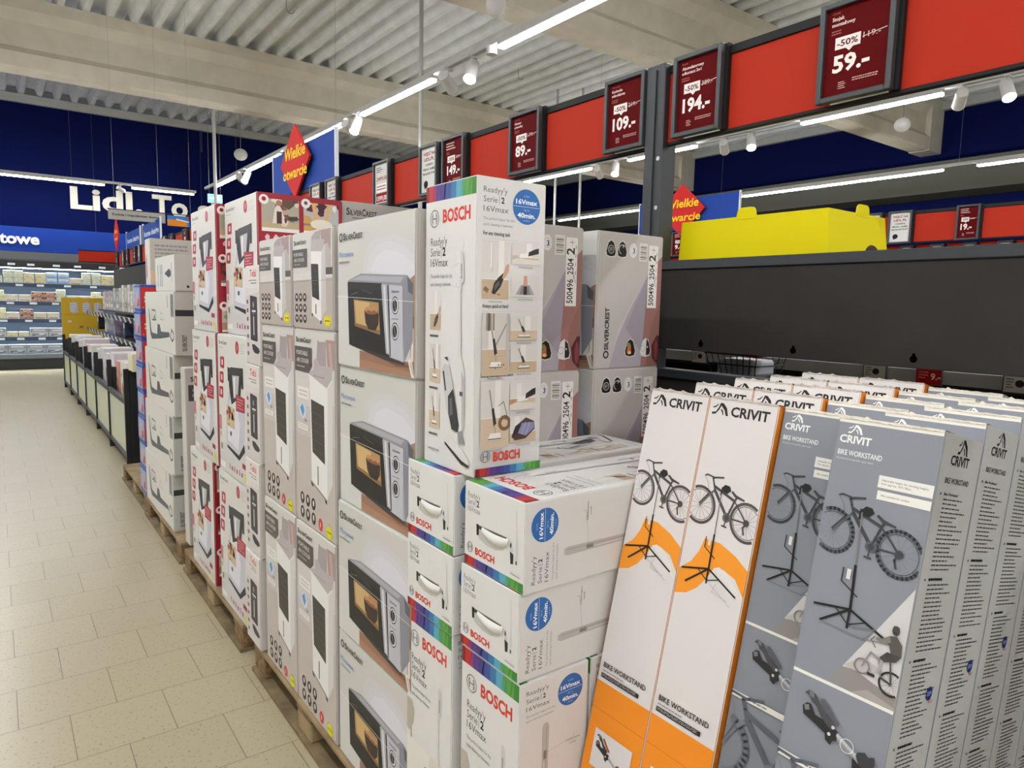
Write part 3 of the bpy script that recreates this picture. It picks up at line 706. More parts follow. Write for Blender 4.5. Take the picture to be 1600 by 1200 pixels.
# ------------------------------------------------------------------ air cooler cartons
def cooler(dz, short):
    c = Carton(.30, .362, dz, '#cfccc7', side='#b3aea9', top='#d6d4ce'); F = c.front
    if not short:
        F.rect(0, 0, 1, .46, '#bfb6af'); F.poly([(0, .46), (1, .46), (1, .66), (.4, .62), (0, .60)], '#c5c0bc')
        F.poly([(.60, .96), (.64, .95), (.80, .955), (.81, .80), (.55, .80), (.57, .86)], '#a39a9b'); F.poly([(.80, .965), (1, .965), (1, .83), (.84, .82)], '#a88f8b'); F.poly([(.86, .95), (.92, .95), (.96, .84), (.90, .83)], '#bca5a0'); F.poly([(.5, .86), (.58, .87), (.72, .81), (.7, .78), (.5, .79)], '#b3abab')
        F.poly([(.39, .78), (.42, .245), (.81, .19), (.94, .285), (.955, .78), (.8, .74)], '#e4e3e0'); F.poly([(.81, .19), (.94, .285), (.955, .78), (.84, .74), (.82, .4)], '#d2d1ce')
        F.poly([(.365, .785), (.62, .835), (.965, .84), (.93, .78), (.82, .735)], '#b6aeae'); F.poly([(.365, .785), (.82, .735), (.94, .78), (.94, .772), (.82, .722), (.37, .77)], '#e3e1de'); F.greek(.48, .775, .78, .787, 1, '#8f8988')
        F.poly([(.42, .66), (.75, .645), (.76, .36), (.45, .395)], '#403d38')
        for q in range(5): F.line([(.42+.005*q, .60-.045*q), (.75+.002*q, .588-.046*q)], .0022, '#5e5a52'); F.k -= 1
        F.k += 1
        F.rect(.575, .24, .595, .335, '#2b2b2b'); F.poly([(.40, .245), (.46, .235), (.46, .215), (.41, .225)], '#1d1d1d'); F.poly([(.75, .20), (.80, .19), (.80, .165), (.755, .175)], '#1d1d1d')
        F.poly([(.42, .245), (.81, .19), (.81, .18), (.42, .235)], '#8d8984')
        for j, v in enumerate((.127, .052)):
            for u in (.16, .31, .46): F.ell(u+.12*0, v, .055, .032, '#35302d', 14); F.k -= 1
        F.k += 1
        for j, v in enumerate((.127, .052)):
            for u in (.16, .31, .46): F.ell(u, v+.004, .02, .016, '#d8d3cd', 8); F.k -= 1
        F.k += 1
        F.ell(.64, .045, .055, .032, '#c5433a', 14); F.text('3', .62, .033, .022, '#f2e2dc', bold=.02)
        F.ell(.85, .035, .075, .033, '#ded421', 14); F.ring(.85, .035, .024, .001, '#8c8412'); F.greek(.80, .027, .9, .043, 1, '#6d660d', rag=0)
        F.rect(.06, .65, .37, .71, '#e6e4de'); F.greek(.1, .66, .34, .70, 2, '#bdb9b2'); F.rect(.06, .49, .33, .52, '#e6e4de'); F.greek(.08, .495, .31, .517, 2, '#bdb9b2')
        F.poly([(.1, .60), (.2, .635), (.3, .60), (.27, .56), (.2, .545), (.13, .565)], '#cfdbe6'); F.poly([(.13, .60), (.2, .625), (.25, .59), (.2, .555)], '#5d8fc4'); F.rect(.25, .535, .31, .548, '#8c8c8c')
        F.text('PORTABLE', .05, .868, .022, '#fff') if False else None
        F.poly([(.0, .915), (.46, .915), (.46, .825), (.37, .788), (.0, .788)], '#56524e')
        F.text('PORTABLE', .05, .873, .022, '#d6d2cc', w=.30, bold=.012); F.text('AIR COOLER', .05, .836, .022, '#d6d2cc', w=.33, bold=.012); F.greek(.05, .808, .28, .82, 1, '#b5b0aa')
        silver(F, .035, .938, .022, .41, ring=False)
    else:
        F.rect(0, 0, 1, .57, '#b7ada5'); F.poly([(0, .57), (.5, .6), (1, .58), (1, .52), (0, .5)], '#d4d1cc'); F.rect(.72, .55, 1, .62, '#57504c')
        F.poly([(.51, .95), (.6, .99), (.72, 1), (.74, .8), (.5, .8)], '#a39a9b'); F.poly([(.72, 1), (.97, 1), (.96, .75), (.79, .74)], '#a28d8a'); F.poly([(.66, .84), (.9, .86), (.97, .75), (.97, .62), (.7, .62)], '#b5adab')
        F.poly([(.49, .81), (.75, .79), (.81, .17), (.73, .07), (.50, .15)], '#e6e4e1'); F.poly([(.75, .79), (.84, .86), (.86, .2), (.81, .17), (.73, .07)], '#c6c4c1')
        F.poly([(.49, .85), (.55, .92), (.83, .90), (.75, .785), (.49, .80)], '#b3abab')
        F.poly([(.49, .67), (.67, .66), (.69, .29), (.51, .33)], '#35332f')
        for q in range(4): F.line([(.495, .60-.065*q), (.68, .59-.068*q)], .0015, '#55524b'); F.k -= 1
        F.k += 1
        F.rect(.595, .15, .615, .25, '#2b2b2b'); F.rect(.5, .125, .53, .155, '#1d1d1d'); F.rect(.71, .05, .74, .085, '#1d1d1d')
        for v in (.32, .205, .09):
            for u in (.10, .21, .32): F.ell(u, v, .045, .047, '#2f2b29', 14); F.ell(u, v+.005, .018, .02, '#d8d3cd', 8); F.k -= 2
        F.k += 2
        F.ell(.88, .085, .085, .06, '#e4d91f', 16); F.ring(.88, .085, .016, .001, '#8c8412'); F.greek(.825, .07, .935, .10, 1, '#6d660d', rag=0)
        F.rect(0, .64, .395, .835, '#56524e'); F.text('PORTABLE', .04, .765, .036, '#d6d2cc', w=.25, bold=.012); F.text('AIR COOLER', .04, .705, .036, '#d6d2cc', w=.28, bold=.012); F.greek(.04, .665, .22, .682, 1, '#b5b0aa')
        silver(F, .04, .885, .04, .34, ring=False); F.line([(0, .495), (1, .495)], .0012, '#8d8780')
    c.top.rect(.02, .47, .98, .53, '#c3b394')
    return c.build('air_cooler_carton')
CT, CS = cooler(.688, False), cooler(.322, True)
for col, y in ((0, 2.2405), (1, 2.6125)):
    nb = 'next to the microwave cartons' if col == 0 else 'next to the slim white cartons'
    place(CT, (.843+.15, y, ZP), 'lower tall air cooler carton with grey grille picture, %s' % nb)
    place(CT, (.845+.15, y-.002, ZP+.690), 'upper tall air cooler carton with grey grille picture, %s' % nb)
    place(CS, (.843+.15, y+(.004 if col == 0 else .012), ZP+1.380), 'short air cooler carton on top of the tall ones, %s' % nb)

# ------------------------------------------------------------------ slim device cartons (between coolers and mixers)
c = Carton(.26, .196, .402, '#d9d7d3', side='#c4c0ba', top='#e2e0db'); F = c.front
F.rect(0, 0, 1, .78, '#cfc9c6'); F.poly([(0, .78), (1, .78), (1, .74), (0, .70)], '#d6d3d0')
F.text('Tefal', .34, .895, .075, '#d5392c', w=.46, bold=.012); F.greek(.26, .845, .82, .87, 1, '#8b8784'); F.greek(.42, .82, .8, .838, 1, '#33302e', rag=0)
F.poly([(.33, .69), (.36, .705), (.80, .69), (.83, .68), (.83, .25), (.79, .235), (.36, .245), (.33, .26)], '#38343a'); F.poly([(.37, .67), (.79, .665), (.79, .27), (.37, .275)], '#423d43')
F.ell(.56, .61, .06, .03, '#8e8a8c'); F.rect(.46, .535, .72, .555, '#d9d6d5'); F.rect(.55, .30, .60, .49, '#d9d6d5'); F.ell(.56, .52, .03, .01, '#8e8a8c')
F.poly([(.42, .20), (.6, .205), (.9, .17), (.97, .14), (.85, .11), (.6, .115), (.45, .15)], '#39353a')
for q in range(7): F.rect(.08, .08+q*.09, .2, .08+q*.09+.04, '#6f6a69'); F.k -= 1
F.k += 1
SL = c.build('slim_carton')
for k in range(4):
    place(SL, (.84+.13-.004*(3-k), 2.895+.012*(3-k), ZP+.403*k), '%s slim white carton with a dark gadget and red lettering' % ['lowest', 'second from the bottom', 'third from the bottom', 'topmost'][k])

# ------------------------------------------------------------------ kitchen mixer cartons
def mixer(dz, name):
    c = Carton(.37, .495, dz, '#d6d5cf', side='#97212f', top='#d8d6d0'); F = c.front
    F.poly([(0, 0), (1, 0), (1, .3), (0, .2)], '#cbcac9')
    silver(F, .05, .935, .022, .29, ring=False); F.greek(.05, .905, .2, .915, 1, '#999')
    F.ell(.68, .93, .055, .045, '#a92f3d'); F.ell(.68, .93, .025, .022, '#c86a72'); F.greek(.76, .89, .94, .965, 5, '#b9b4ae', t=.3)
    for v, u in ((.80, .155), (.69, .12), (.58, .095)):
        F.poly([(u-.07, v-.036), (u+.055, v-.042), (u+.075, v-.03), (u+.08, v+.038), (u+.06, v+.046), (u-.06, v+.04)], '#a52a38'); F.poly([(u-.02, v-.015), (u+.03, v-.018), (u+.035, v+.02), (u-.015, v+.025)], '#e1c9c8'); F.k -= 2
    F.k += 2
    F.poly([(.26, .34), (.36, .60), (.6, .65), (.87, .55), (.86, .31), (.69, .17), (.25, .21)], '#c3c3cd'); F.poly([(.3, .34), (.4, .55), (.6, .6), (.72, .4), (.66, .22), (.3, .25)], '#dadae0')
    F.poly([(.28, .195), (.68, .15), (.87, .235), (.845, .285), (.67, .185), (.28, .215)], '#28272a')
    F.poly([(.38, .75), (.82, .75), (.76, .60), (.46, .52), (.39, .64)], '#2a292b'); F.poly([(.50, .73), (.73, .74), (.68, .60), (.54, .57)], '#b9b9bd'); F.poly([(.54, .72), (.60, .725), (.58, .59), (.55, .58)], '#e3e3e5')
    F.poly([(.34, .76), (.46, .785), (.84, .80), (.855, .72), (.76, .745), (.42, .725)], '#39383b'); F.rect(.35, .68, .40, .78, '#2a292b'); F.rect(.80, .66, .86, .80, '#2a292b')
    F.poly([(.30, .51), (.57, .50), (.55, .35), (.26, .36)], '#cdb79a')
    rr = random.Random(2)
    for q in range(16): F.ell(rr.uniform(.3, .53), rr.uniform(.37, .49), rr.uniform(.015, .04), rr.uniform(.01, .022), rr.choice(['#b8492f', '#7f8d4c', '#e6d9c3', '#6b5a44', '#d88f4f', '#a33440']), 8); F.k -= 1
    F.k += 1
    F.ell(.42, .31, .03, .018, '#4b4b52'); F.line([(.12, .44), (.3, .43)], .001, '#999')
    F.poly([(.62, .61), (.90, .60), (.88, .50), (.61, .49)], '#a52a38'); F.greek(.65, .51, .85, .59, 4, '#e1b9bb', t=.25)
    F.poly([(.0, .41), (.09, .41), (.09, .30), (.0, .31)], '#c0717a'); F.rect(.05, .255, .07, .285, '#555')
    for q, u in enumerate((.34, .42, .50, .58, .66, .74)): F.rect(u, .045, u+.035, .085-.01*(q % 2), '#b5525c' if q % 2 else '#c98a90'); F.k -= 1
    F.k += 1
    F.poly([(.78, .15), (.9, .145), (.9, .11), (.78, .115)], '#a52a38'); F.ell(.87, .05, .05, .035, '#d9d05a', 12); F.rect(.02, .03, .2, .07, '#e3e2dd'); F.rect(.05, .14, .12, .22, '#dcdbd2'); F.ell(.085, .18, .025, .03, '#4a6a44', 8)
    F = c.near
    z = lambda m: 1-m/dz; u = lambda m: m/.37
    for k in range(3):
        d = k*.225
        F.pic(u(.015), z(.155+d), u(.175), z(.02+d), [['#a9a292', '#b8a582', '#5e4a3c', '#8c3f3a', '#d6cbb3', '#41403d', '#7d8a55', '#e0d8c8'], ['#5b2024', '#777', '#2b2a2a', '#d0c7bb', '#8d2a30', '#a7a39c'], ['#bdb3a4', '#a98c66', '#704f39', '#ded5c6', '#87975e', '#333']][k], 3+k, 16)
        F.pic(u(.195), z(.155+d), u(.355), z(.02+d), [['#b7b6b4', '#8b7d70', '#d9b36b', '#5d2730', '#e8e2d6', '#c79a55', '#3e342d'], ['#cbbfae', '#9b8467', '#803a35', '#ddd', '#444'], ['#97a0a5', '#8a7a66', '#d6d1c5', '#46525a', '#b5533d']][k], 9+k, 14)
        if k == 0:   # cook at the table and hands kneading dough
            F.poly([(.19, .755+.0), (.24, .76), (.27, .79), (.31, .77), (.33, .70), (.2, .70)] if False else [(u(.06), z(.12)), (u(.07), z(.06)), (u(.085), z(.035)), (u(.10), z(.06)), (u(.115), z(.12))], '#d9d3c9'); F.circ(u(.088), z(.035), .012, '#a4785c'); F.rect(u(.078), z(.12), u(.1), z(.07), '#4e2a2c')
            for s in (-1, 1): F.poly([(u(.275+s*.03), z(.02)), (u(.275+s*.045), z(.02)), (u(.275+s*.03), z(.10)), (u(.275+s*.012), z(.10))], '#d8b06e')
            F.poly([(u(.26), z(.02)), (u(.29), z(.02)), (u(.288), z(.06)), (u(.262), z(.06))], '#4c2029'); F.ell(u(.275), z(.11), u(.05), .022/dz, '#e4dcc9')
        F.rect(u(.015), z(.155+d), u(.175), z(.14+d), '#e6e0da'); F.rect(u(.195), z(.155+d), u(.355), z(.14+d), '#e6e0da')
        F.circ(u(.025), z(.025+d), .02, '#e9dfdc'); F.circ(u(.025), z(.023+d), .009, '#8a1d2b'); F.circ(u(.205), z(.025+d), .02, '#e9dfdc'); F.circ(u(.205), z(.023+d), .008, '#555')
        if k == 0:
            for q in range(9): F.poly([(u(.03+q*.036), z(.19)), (u(.045+q*.036), z(.19)), (u(.048+q*.036), z(.175)), (u(.037+q*.036), z(.165)), (u(.027+q*.036), z(.178))], '#ddb9bb'); F.k -= 1
            F.k += 1
    return c.build(name)
MX = mixer(.655, 'mixer_carton'); MXT = mixer(.60, 'mixer_carton')
mz = [ZP, ZP+.657, ZP+1.314]
place(MX, (.843+.185, 3.27, mz[0]), 'lowest red-sided mixer carton beside the slim white cartons')
place(MX, (.843+.185, 3.235, mz[1]), 'middle red-sided mixer carton beside the slim white cartons')
place(MXT, (.880+.185, 3.195, mz[2]), 'topmost mixer carton with its red picture side facing the camera')
place(MX, (.843+.185, 3.885, mz[0]), 'lowest mixer carton of the farther column, beside the floor cleaner cartons')
place(MX, (.843+.185, 3.76, mz[1]), 'middle mixer carton of the farther column, beside the floor cleaner cartons')
place(MXT, (.843+.185, 3.71, mz[2]), 'topmost mixer carton of the farther column, left of the red picture side')
# grey carton behind the mixers
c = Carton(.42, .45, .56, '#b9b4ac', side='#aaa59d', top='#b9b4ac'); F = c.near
silver(F, .05, .90, .05, .36, ring=False); F.greek(.12, .87, .34, .885, 1, '#555'); F.greek(.05, .2, .55, .8, 26, '#8a857e', t=.3, seed=4); F.greek(.6, .35, .9, .7, 16, '#8a857e', t=.3, seed=6)
o = c.build('appliance_carton'); o.location = (1.255+.21, 3.20, 1.49); tag(o, 'grey text-covered carton right of the red picture carton, behind the air coolers', 'box')
c = Carton(.42, .45, 1.355, '#b9b4ac', side='#a09b93'); o = c.build('appliance_carton'); o.location = (1.255+.21, 3.22, ZP); tag(o, 'tall plain carton hidden behind the air cooler cartons', 'box')

# ------------------------------------------------------------------ floor cleaner cartons
def cleaner(L, dz):
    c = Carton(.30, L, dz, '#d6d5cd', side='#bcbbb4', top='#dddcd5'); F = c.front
    F.line([(.3, 1), (.3, 0)], .002, '#c2c1b9')
    F.poly([(.12, .72), (.145, .70), (.2, .35), (.225, .28), (.42, .27), (.44, .45), (.52, .45), (.56, .33), (.83, .345), (.84, .27), (.55, .21), (.22, .16), (.165, .24)], '#55585c')
    F.line([(.24, .52), (.25, .69), (.38, .68), (.40, .52), (.25, .51)], .010, '#5b5e62'); F.poly([(.29, .52), (.33, .62), (.38, .55)], '#7b7e82')
    F.line([(.54, .54), (.56, .66), (.63, .63), (.64, .53), (.54, .54)], .004, '#9a9b98')
    F.line([(.9, .40), (.96, .34), (.955, .25), (.91, .21), (.86, .27), (.9, .40)], .012, '#3c3e41')
    F.rect(.89, .60, .985, .97, '#8e8f8e'); F.greek(.9, .62, .975, .95, 12, '#4a4b4b', seed=3); F.rect(.785, .74, .805, .95, '#9a9b98')
    F = c.near
    F.rect(.0, .62, 1, .72, '#38393a'); F.text('SILVERCREST', .2, .06, .085, '#1d1d1d', w=.26, rot=90, bold=.02); F.rect(.30, .04, .62, .34, '#3f4954'); F.text('CORDLESS', .41, .06, .08, '#c5c9cc', w=.24, rot=90); F.text('FLOOR CLEANER', .53, .06, .08, '#c5c9cc', w=.25, rot=90)
    return c.build('floor_cleaner_carton')
VC = cleaner(.97, .378)
vl = ['lowest', 'second from the bottom', 'third from the bottom', 'fourth from the bottom']
for k, (y, z) in enumerate(((5.155, ZP), (5.08, ZP+.389-.01), (5.01, .912-.01), (4.93, 1.282))):
    o = place(VC, (.843+.15, y, ZP+.3785*k), '%s white lying carton with a floor cleaner drawing' % vl[k])
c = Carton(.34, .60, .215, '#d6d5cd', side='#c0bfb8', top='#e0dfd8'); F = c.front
for q, u in enumerate((.12, .25, .34)): F.poly([(u, .15), (u+.05, .12), (u+.05, .75), (u+.02, .82)], '#8fa3b5'); F.rect(u+.015, .5, u+.035, .78, '#333b44')
F.poly([(.5, .5), (.62, .58), (.75, .64), (.83, .55), (.82, .42), (.7, .38), (.6, .45)], '#3c3e41'); F.rect(.85, .25, .865, .8, '#3c3e41')
c.near.circ(.2, .12, .008, '#333')
o = c.build('white_carton'); o.location = (.85+.17, 4.74, ZP+.3785*4); tag(o, 'plain white carton with grey tool drawings on top of the floor cleaner stack', 'box')
c = Carton(.26, .12, 1.07, '#c9c7c0', side='#bdbbb5', top='#eceae4'); F = c.near
silver(F, .1, .93, .022, .75, ring=False); F.rect(.05, .82, .98, .91, '#4a4b4d'); F.text('CORDLESS', .14, .872, .018, '#d0d0d0', w=.5); F.text('FLOOR CLEANER', .14, .842, .018, '#d0d0d0', w=.7)
F.pic(.25, .62, .98, .79, ['#aaa8a4', '#8d8b88', '#3a3a3b', '#d6d4d0', '#777'], 4, 9); F.rect(.1, .02, .4, .05, '#e8e8e8')
for q in range(7): F.rect(.12+.04*q, .022, .135+.04*q, .048, '#222'); F.k -= 1
F.k += 1
o = c.build('floor_cleaner_carton'); o.location = (.868+.13, 4.405, ZP); tag(o, 'upright floor cleaner carton standing before the lying stack, beside the mixer cartons', 'box')
# ------------------------------------------------------------------ vacuum cleaner cartons
BW, BD, BH = .226, .196, .68
def vac_text(F, u, v, h, gap, w, tiny=True, c='#5a5c5f'):
    F.text("Readyy'y", u, v, h, c, w=w*.95); F.text('Serie', u, v-gap, h, c, w=w*.55); F.line([(u+w*.62, v-gap-h*.2), (u+w*.62, v-gap+h*1.1)], .0011, c); F.text('2', u+w*.70, v-gap, h, '#1d1d1f', bold=.03)
    F.text('16Vmax', u, v-2*gap, h, c, w=w)
    if tiny: F.text('The perfect helper for the', u, v-2*gap-h*1.35, h*.5, '#86888b', w=w*1.25); F.text('quick cleaning in between.', u, v-2*gap-h*2.3, h*.5, '#86888b', w=w*1.2)
def blue_disc(F, cu, cv, r, rot=0):
    F.circ(cu, cv, r, '#2f69ae', 28); ru, rv = r/F.w, r/F.h
    F.text('Li-Ion', cu, cv+rv*.55, rv*.13, '#a9c6e6', align='C'); F.text('16Vmax', cu, cv+rv*.14, rv*.28, '#eef3f8', w=ru*1.55, bold=.025, align='C')
    F.line([(cu-ru*.95, cv), (cu+ru*.95, cv)], .0009, '#cfe0f0'); F.text('Up to', cu, cv-rv*.24, rv*.13, '#a9c6e6', align='C')
    F.text('40min.', cu, cv-rv*.62, rv*.28, '#eef3f8', w=ru*1.3, bold=.025, align='C'); F.text('runtime', cu, cv-rv*.82, rv*.11, '#a9c6e6', align='C')
def stick(F, u=.0):
    F.poly([(.74, .765), (.78, .76), (.80, .72), (.805, .66), (.77, .655), (.75, .62), (.725, .62), (.73, .68)], '#c9c8c6'); F.poly([(.752, .72), (.77, .72), (.77, .67), (.755, .67)], '#8b8b8c')
    F.poly([(.72, .62), (.75, .62), (.765, .40), (.70, .40)], '#d3d2d0'); F.poly([(.70, .40), (.79, .40), (.84, .35), (.845, .16), (.74, .14), (.68, .3)], '#d8d7d5'); F.poly([(.78, .36), (.84, .33), (.84, .16), (.80, .15)], '#b3b3b3'); F.rect(.75, .27, .81, .285, '#55565a')
    F.poly([(.72, .14), (.80, .15), (.86, .105), (.74, .1)], '#8f8f90'); F.poly([(.46, .115), (.55, .125), (.90, .065), (.95, .05), (.94, .035), (.80, .045), (.46, .095)], '#d6d5d3'); F.poly([(.46, .095), (.80, .045), (.94, .035), (.94, .026), (.80, .03), (.46, .085)], '#2c2c2e')
    F.poly([(.38, .35), (.44, .375), (.54, .37), (.62, .30), (.70, .17), (.70, .14), (.60, .145), (.48, .22)], '#c4c5c6'); F.poly([(.52, .26), (.62, .29), (.75, .165), (.72, .14), (.60, .145), (.53, .20)], '#3a3b3d'); F.poly([(.55, .25), (.60, .26), (.62, .2), (.56, .19)], '#66686b'); F.line([(.42, .345), (.47, .28)], .006, '#26272a'); F.poly([(.43, .395), (.5, .40), (.52, .385)], '#404144')
def room(F, u0, v0, u1, v1, seed):
    rr = random.Random(seed); w_, h_ = u1-u0, v1-v0; fl = rr.uniform(.34, .5)
    F.rect(u0, v0, u1, v1, rr.choice(['#d3d0cb', '#d8d5d1', '#cfcbc5'])); F.rect(u0, v0, u1, v0+h_*fl, rr.choice(['#c6b196', '#bfa98c', '#ccb9a0']))
    for i in range(3): F.line([(u0+w_*rr.uniform(.0, .3), v0+h_*fl*(.2+.25*i)), (u0+w_*rr.uniform(.7, 1), v0+h_*fl*(.25+.25*i))], .0006, '#ad977b'); F.k -= 1
    F.k += 1; x = u0+w_*rr.uniform(.05, .6)
    F.rect(x, v0+h_*fl, x+w_*.22, v1, '#e2e0dc'); F.line([(x, v0+h_*fl), (x, v1)], .0006, '#b5b1ac'); F.line([(u0, v0+h_*fl), (u1, v0+h_*fl)], .0014, '#ebe9e6')
def at(u0, v0, u1, v1, pts): return [(u0+(u1-u0)*x, v0+(v1-v0)*y) for x, y in pts]
def handheld(F, bx, pts_off=(0, 0), k=1.0):
    F.poly(at(*bx, [(.36, .10), (.48, .08), (.70, .22), (.84, .40), (.80, .46), (.62, .38), (.45, .28)]), '#2f2e30'); F.poly(at(*bx, [(.46, .14), (.66, .26), (.62, .32), (.48, .24)]), '#5d5c60'); F.poly(at(*bx, [(.74, .36), (.80, .46), (.90, .60), (1, .62), (1, .50), (.90, .40), (.82, .36)]), '#c79e82')
def stickvac(F, bx, grey='#8d8c8b'):
    F.line(at(*bx, [(.30, .86), (.44, .50)]), .0035, grey); F.poly(at(*bx, [(.38, .58), (.46, .60), (.56, .36), (.46, .32)]), '#39383a'); F.line(at(*bx, [(.50, .34), (.52, .22)]), .0025, '#9b9a99'); F.poly(at(*bx, [(.28, .14), (.34, .22), (.70, .22), (.74, .14)]), '#e9e7e3'); F.line(at(*bx, [(.28, .135), (.74, .135)]), .002, '#444')
P3 = [['#dcd8cf', '#cbb293', '#a98e75', '#3a3836', '#e8e5de', '#c9a48a'], ['#d6d3cd', '#c4ad8d', '#8e8b88', '#3e3c3c', '#e6e4df'], ['#cfccc6', '#c3a682', '#4b4a4c', '#e2e0db', '#937a5c', '#b5955f']]
c = Carton(BD, BW, BH, '#d9d8d5', side='#d6d5d2', top='#dad9d6', bev=.0025)
for F, sofa in ((c.front, False), (c.back, True)):
    rainbow(F, .945, 1); bosch_logo(F, .185, .885, .020)
    F.text('BOSCH', .36, .868, .045, '#d03a2a', w=.54, bold=.035)
    vac_text(F, .11, .79, .030, .037, .36)
    if sofa:
        F.poly([(0, .62), (.12, .62), (.18, .58), (.16, .53), (.06, .48), (0, .49)], '#b6aea1'); F.line([(.1, .5), (.11, .35)], .004, '#8a7a62'); F.rect(0, .3, 1, .46, '#e0dcd4'); F.poly([(.55, .46), (1, .46), (1, .3), (.5, .3)], '#d5cfc4')
    else:
        for q, (v0, v1) in enumerate(((.49, .63), (.30, .44), (.13, .265))): room(F, .11, v0, .335, v1, 50+q); (handheld if q == 0 else stickvac)(F, (.11, v0, .335, v1)); F.greek(.11, v0-.03, .3, v0-.012, 1, '#555')
    stick(F); F.greek(.1, .045, .35, .06, 1, '#999'); F.line([(.16, .652), (.30, .652)], .0006, '#bbb')
F = c.near
vac_text(F, .08, .953, .020, .031, .36); blue_disc(F, .71, .92, .040)
for v, s in ((.815, 'For any cleaning task'), (.575, 'Always quick at hand'), (.34, 'Lasting cleaning performance')): F.text(s, .08, v, .013, '#303135', w=.012*len(s)+.14, bold=.015); F.line([(.08, v-.012), (.92, v-.012)], .0005, '#b9b9b9')
for q, bx in enumerate(((.07, .604, .46, .798), (.50, .724, .91, .798), (.50, .614, .92, .688), (.08, .344, .48, .558), (.49, .464, .91, .548), (.50, .354, .91, .448), (.07, .094, .49, .328), (.50, .219, .90, .314), (.51, .104, .92, .198))):
    room(F, *bx, 31+q)
    if q == 0: handheld(F, bx); F.line(at(*bx, [(.33, .55), (.34, .95)]), .004, '#e9e8e6'); F.line(at(*bx, [(.37, .45), (.37, .95)]), .0008, '#8d8b89'); F.poly(at(*bx, [(.04, .16), (.12, .22), (.26, .17), (.2, .1)]), '#8a6a4a'); F.poly(at(*bx, [(.55, .08), (.62, .1), (.7, .06)]), '#7d5f44')
    elif q in (1, 7): F.poly(at(*bx, [(0, 0), (1, 0), (1, .25), (0, .3)]), '#d8d2c8'); F.poly(at(*bx, [(.3, .3), (.7, .35), (.72, .55), (.3, .5)]), '#e8e6e2'); F.poly(at(*bx, [(.6, .4), (1, .55), (1, .8), (.85, .75), (.62, .6)]), '#2f2e30'); F.poly(at(*bx, [(.0, .2), (.25, .3), (.22, .42), (.0, .4)]), '#b98d6b' if q == 7 else '#bdb9b3')
    elif q == 2:
        F.rect(*at(*bx, [(0, 0)])[0], *at(*bx, [(1, 1)])[0], '#d6d3cf')
        for a_, c_ in ((-.28, '#a5a3a1'), (.28, '#a5a3a1'), (-.14, '#858381'), (.14, '#858381'), (0, '#2e2d2f')): F.poly(at(*bx, [(.45+a_*.4, .55), (.55+a_*.4, .55), (.57+a_, .1), (.43+a_, .1)]), c_)
        F.poly(at(*bx, [(.42, .5), (.58, .5), (.56, .98), (.44, .98)]), '#c99c80')
    elif q == 8: F.poly(at(*bx, [(.06, .22), (.2, .62), (.6, .92), (.92, .75), (.95, .45), (.6, .12), (.2, .08)]), '#4a3c3a'); F.poly(at(*bx, [(.3, .35), (.45, .72), (.9, .72), (.92, .48), (.6, .22)]), '#8589ab'); F.line(at(*bx, [(.45, .3), (.6, .75)]), .001, '#c9cbe0'); F.line(at(*bx, [(.62, .28), (.75, .74)]), .001, '#c9cbe0'); F.poly(at(*bx, [(.06, .22), (.3, .35), (.42, .66), (.2, .62)]), '#35292a')
    else:
        stickvac(F, bx)
        if q == 3:
            F.rect(*at(*bx, [(.14, .72)])[0], *at(*bx, [(.44, .99)])[0], '#8f8478'); F.line(at(*bx, [(.24, .72), (.24, .99)]), .003, '#3d3a3c'); F.line(at(*bx, [(.35, .72), (.35, .99)]), .003, '#d0c8bb'); F.poly(at(*bx, [(.86, .22), (.96, .22), (1, .99), (.9, .99)]), '#b9b6b2'); F.line(at(*bx, [(.88, .82), (.52, .5)]), .003, '#8d8c8b')
            for x_ in (.5, .62, .72, .8): F.ell(*at(*bx, [(x_, .12+.05*(x_ > .6))])[0], .012, .004, '#8d6f4e', 6)
        if q == 6: F.ring(*at(*bx, [(.85, .36)])[0], .014, .009, '#7b6042', 16); F.line(at(*bx, [(.62, .62), (.8, .68), (.92, .5), (.88, .4)]), .0016, '#3d3230')
    F.greek(bx[0]+.1, bx[1]-.014, bx[2]-.08, bx[1]-.004, 1, '#aaa')
bosch_logo(F, .145, .067, .013); F.text('BOSCH', .26, .048, .033, '#d03a2a', w=.41, bold=.035); rainbow(F, 0, .028)
F = c.far
vac_text(F, .08, .960, .016, .026, .34, True); blue_disc(F, .73, .926, .0365)
F.poly([(.32, .83), (.34, .845), (.40, .845), (.42, .83), (.41, .55), (.395, .30), (.345, .30), (.33, .55)], '#b6b2ae'); F.poly([(.345, .75), (.395, .75), (.395, .72), (.345, .72)], '#7d7976'); F.line([(.355, .71), (.355, .32)], .003, '#cfcbc7'); F.line([(.385, .83), (.38, .32)], .0015, '#9b9794'); F.rect(.35, .30, .39, .31, '#4c4a49')
F.line([(.37, .74), (.80, .755), (.80, .77)], .0005, '#777'); F.text('2 Performance', .68, .745, .008, '#555', w=.22); F.text('Levels', .74, .732, .008, '#555')
F = c.end
rainbow(F, 0, .11); vac_text(F, .05, .83, .075, .085, .23, False, '#707275'); bosch_logo(F, .10, .225, .0115); F.text('BOSCH', .195, .17, .085, '#d03a2a', w=.34, bold=.035)
F.poly([(.785, .52), (.815, .52), (.845, .40), (.83, .27), (.80, .27), (.785, .4)], '#c6c7c8'); F.poly([(.79, .41), (.845, .39), (.84, .28), (.80, .27)], '#2b2c2e'); F.ell(.80, .48, .012, .03, '#2b2c2e', 8)
F.poly([(.87, .9), (.885, .9), (.895, .6), (.91, .45), (.905, .3), (.875, .3), (.87, .45), (.885, .6)], '#cccbca'); F.rect(.88, .29, .90, .33, '#2b2c2e'); F.poly([(.80, .20), (.95, .19), (.95, .165), (.80, .17)], '#d2d1cf'); F.line([(.80, .168), (.95, .16)], .0012, '#2b2c2e')
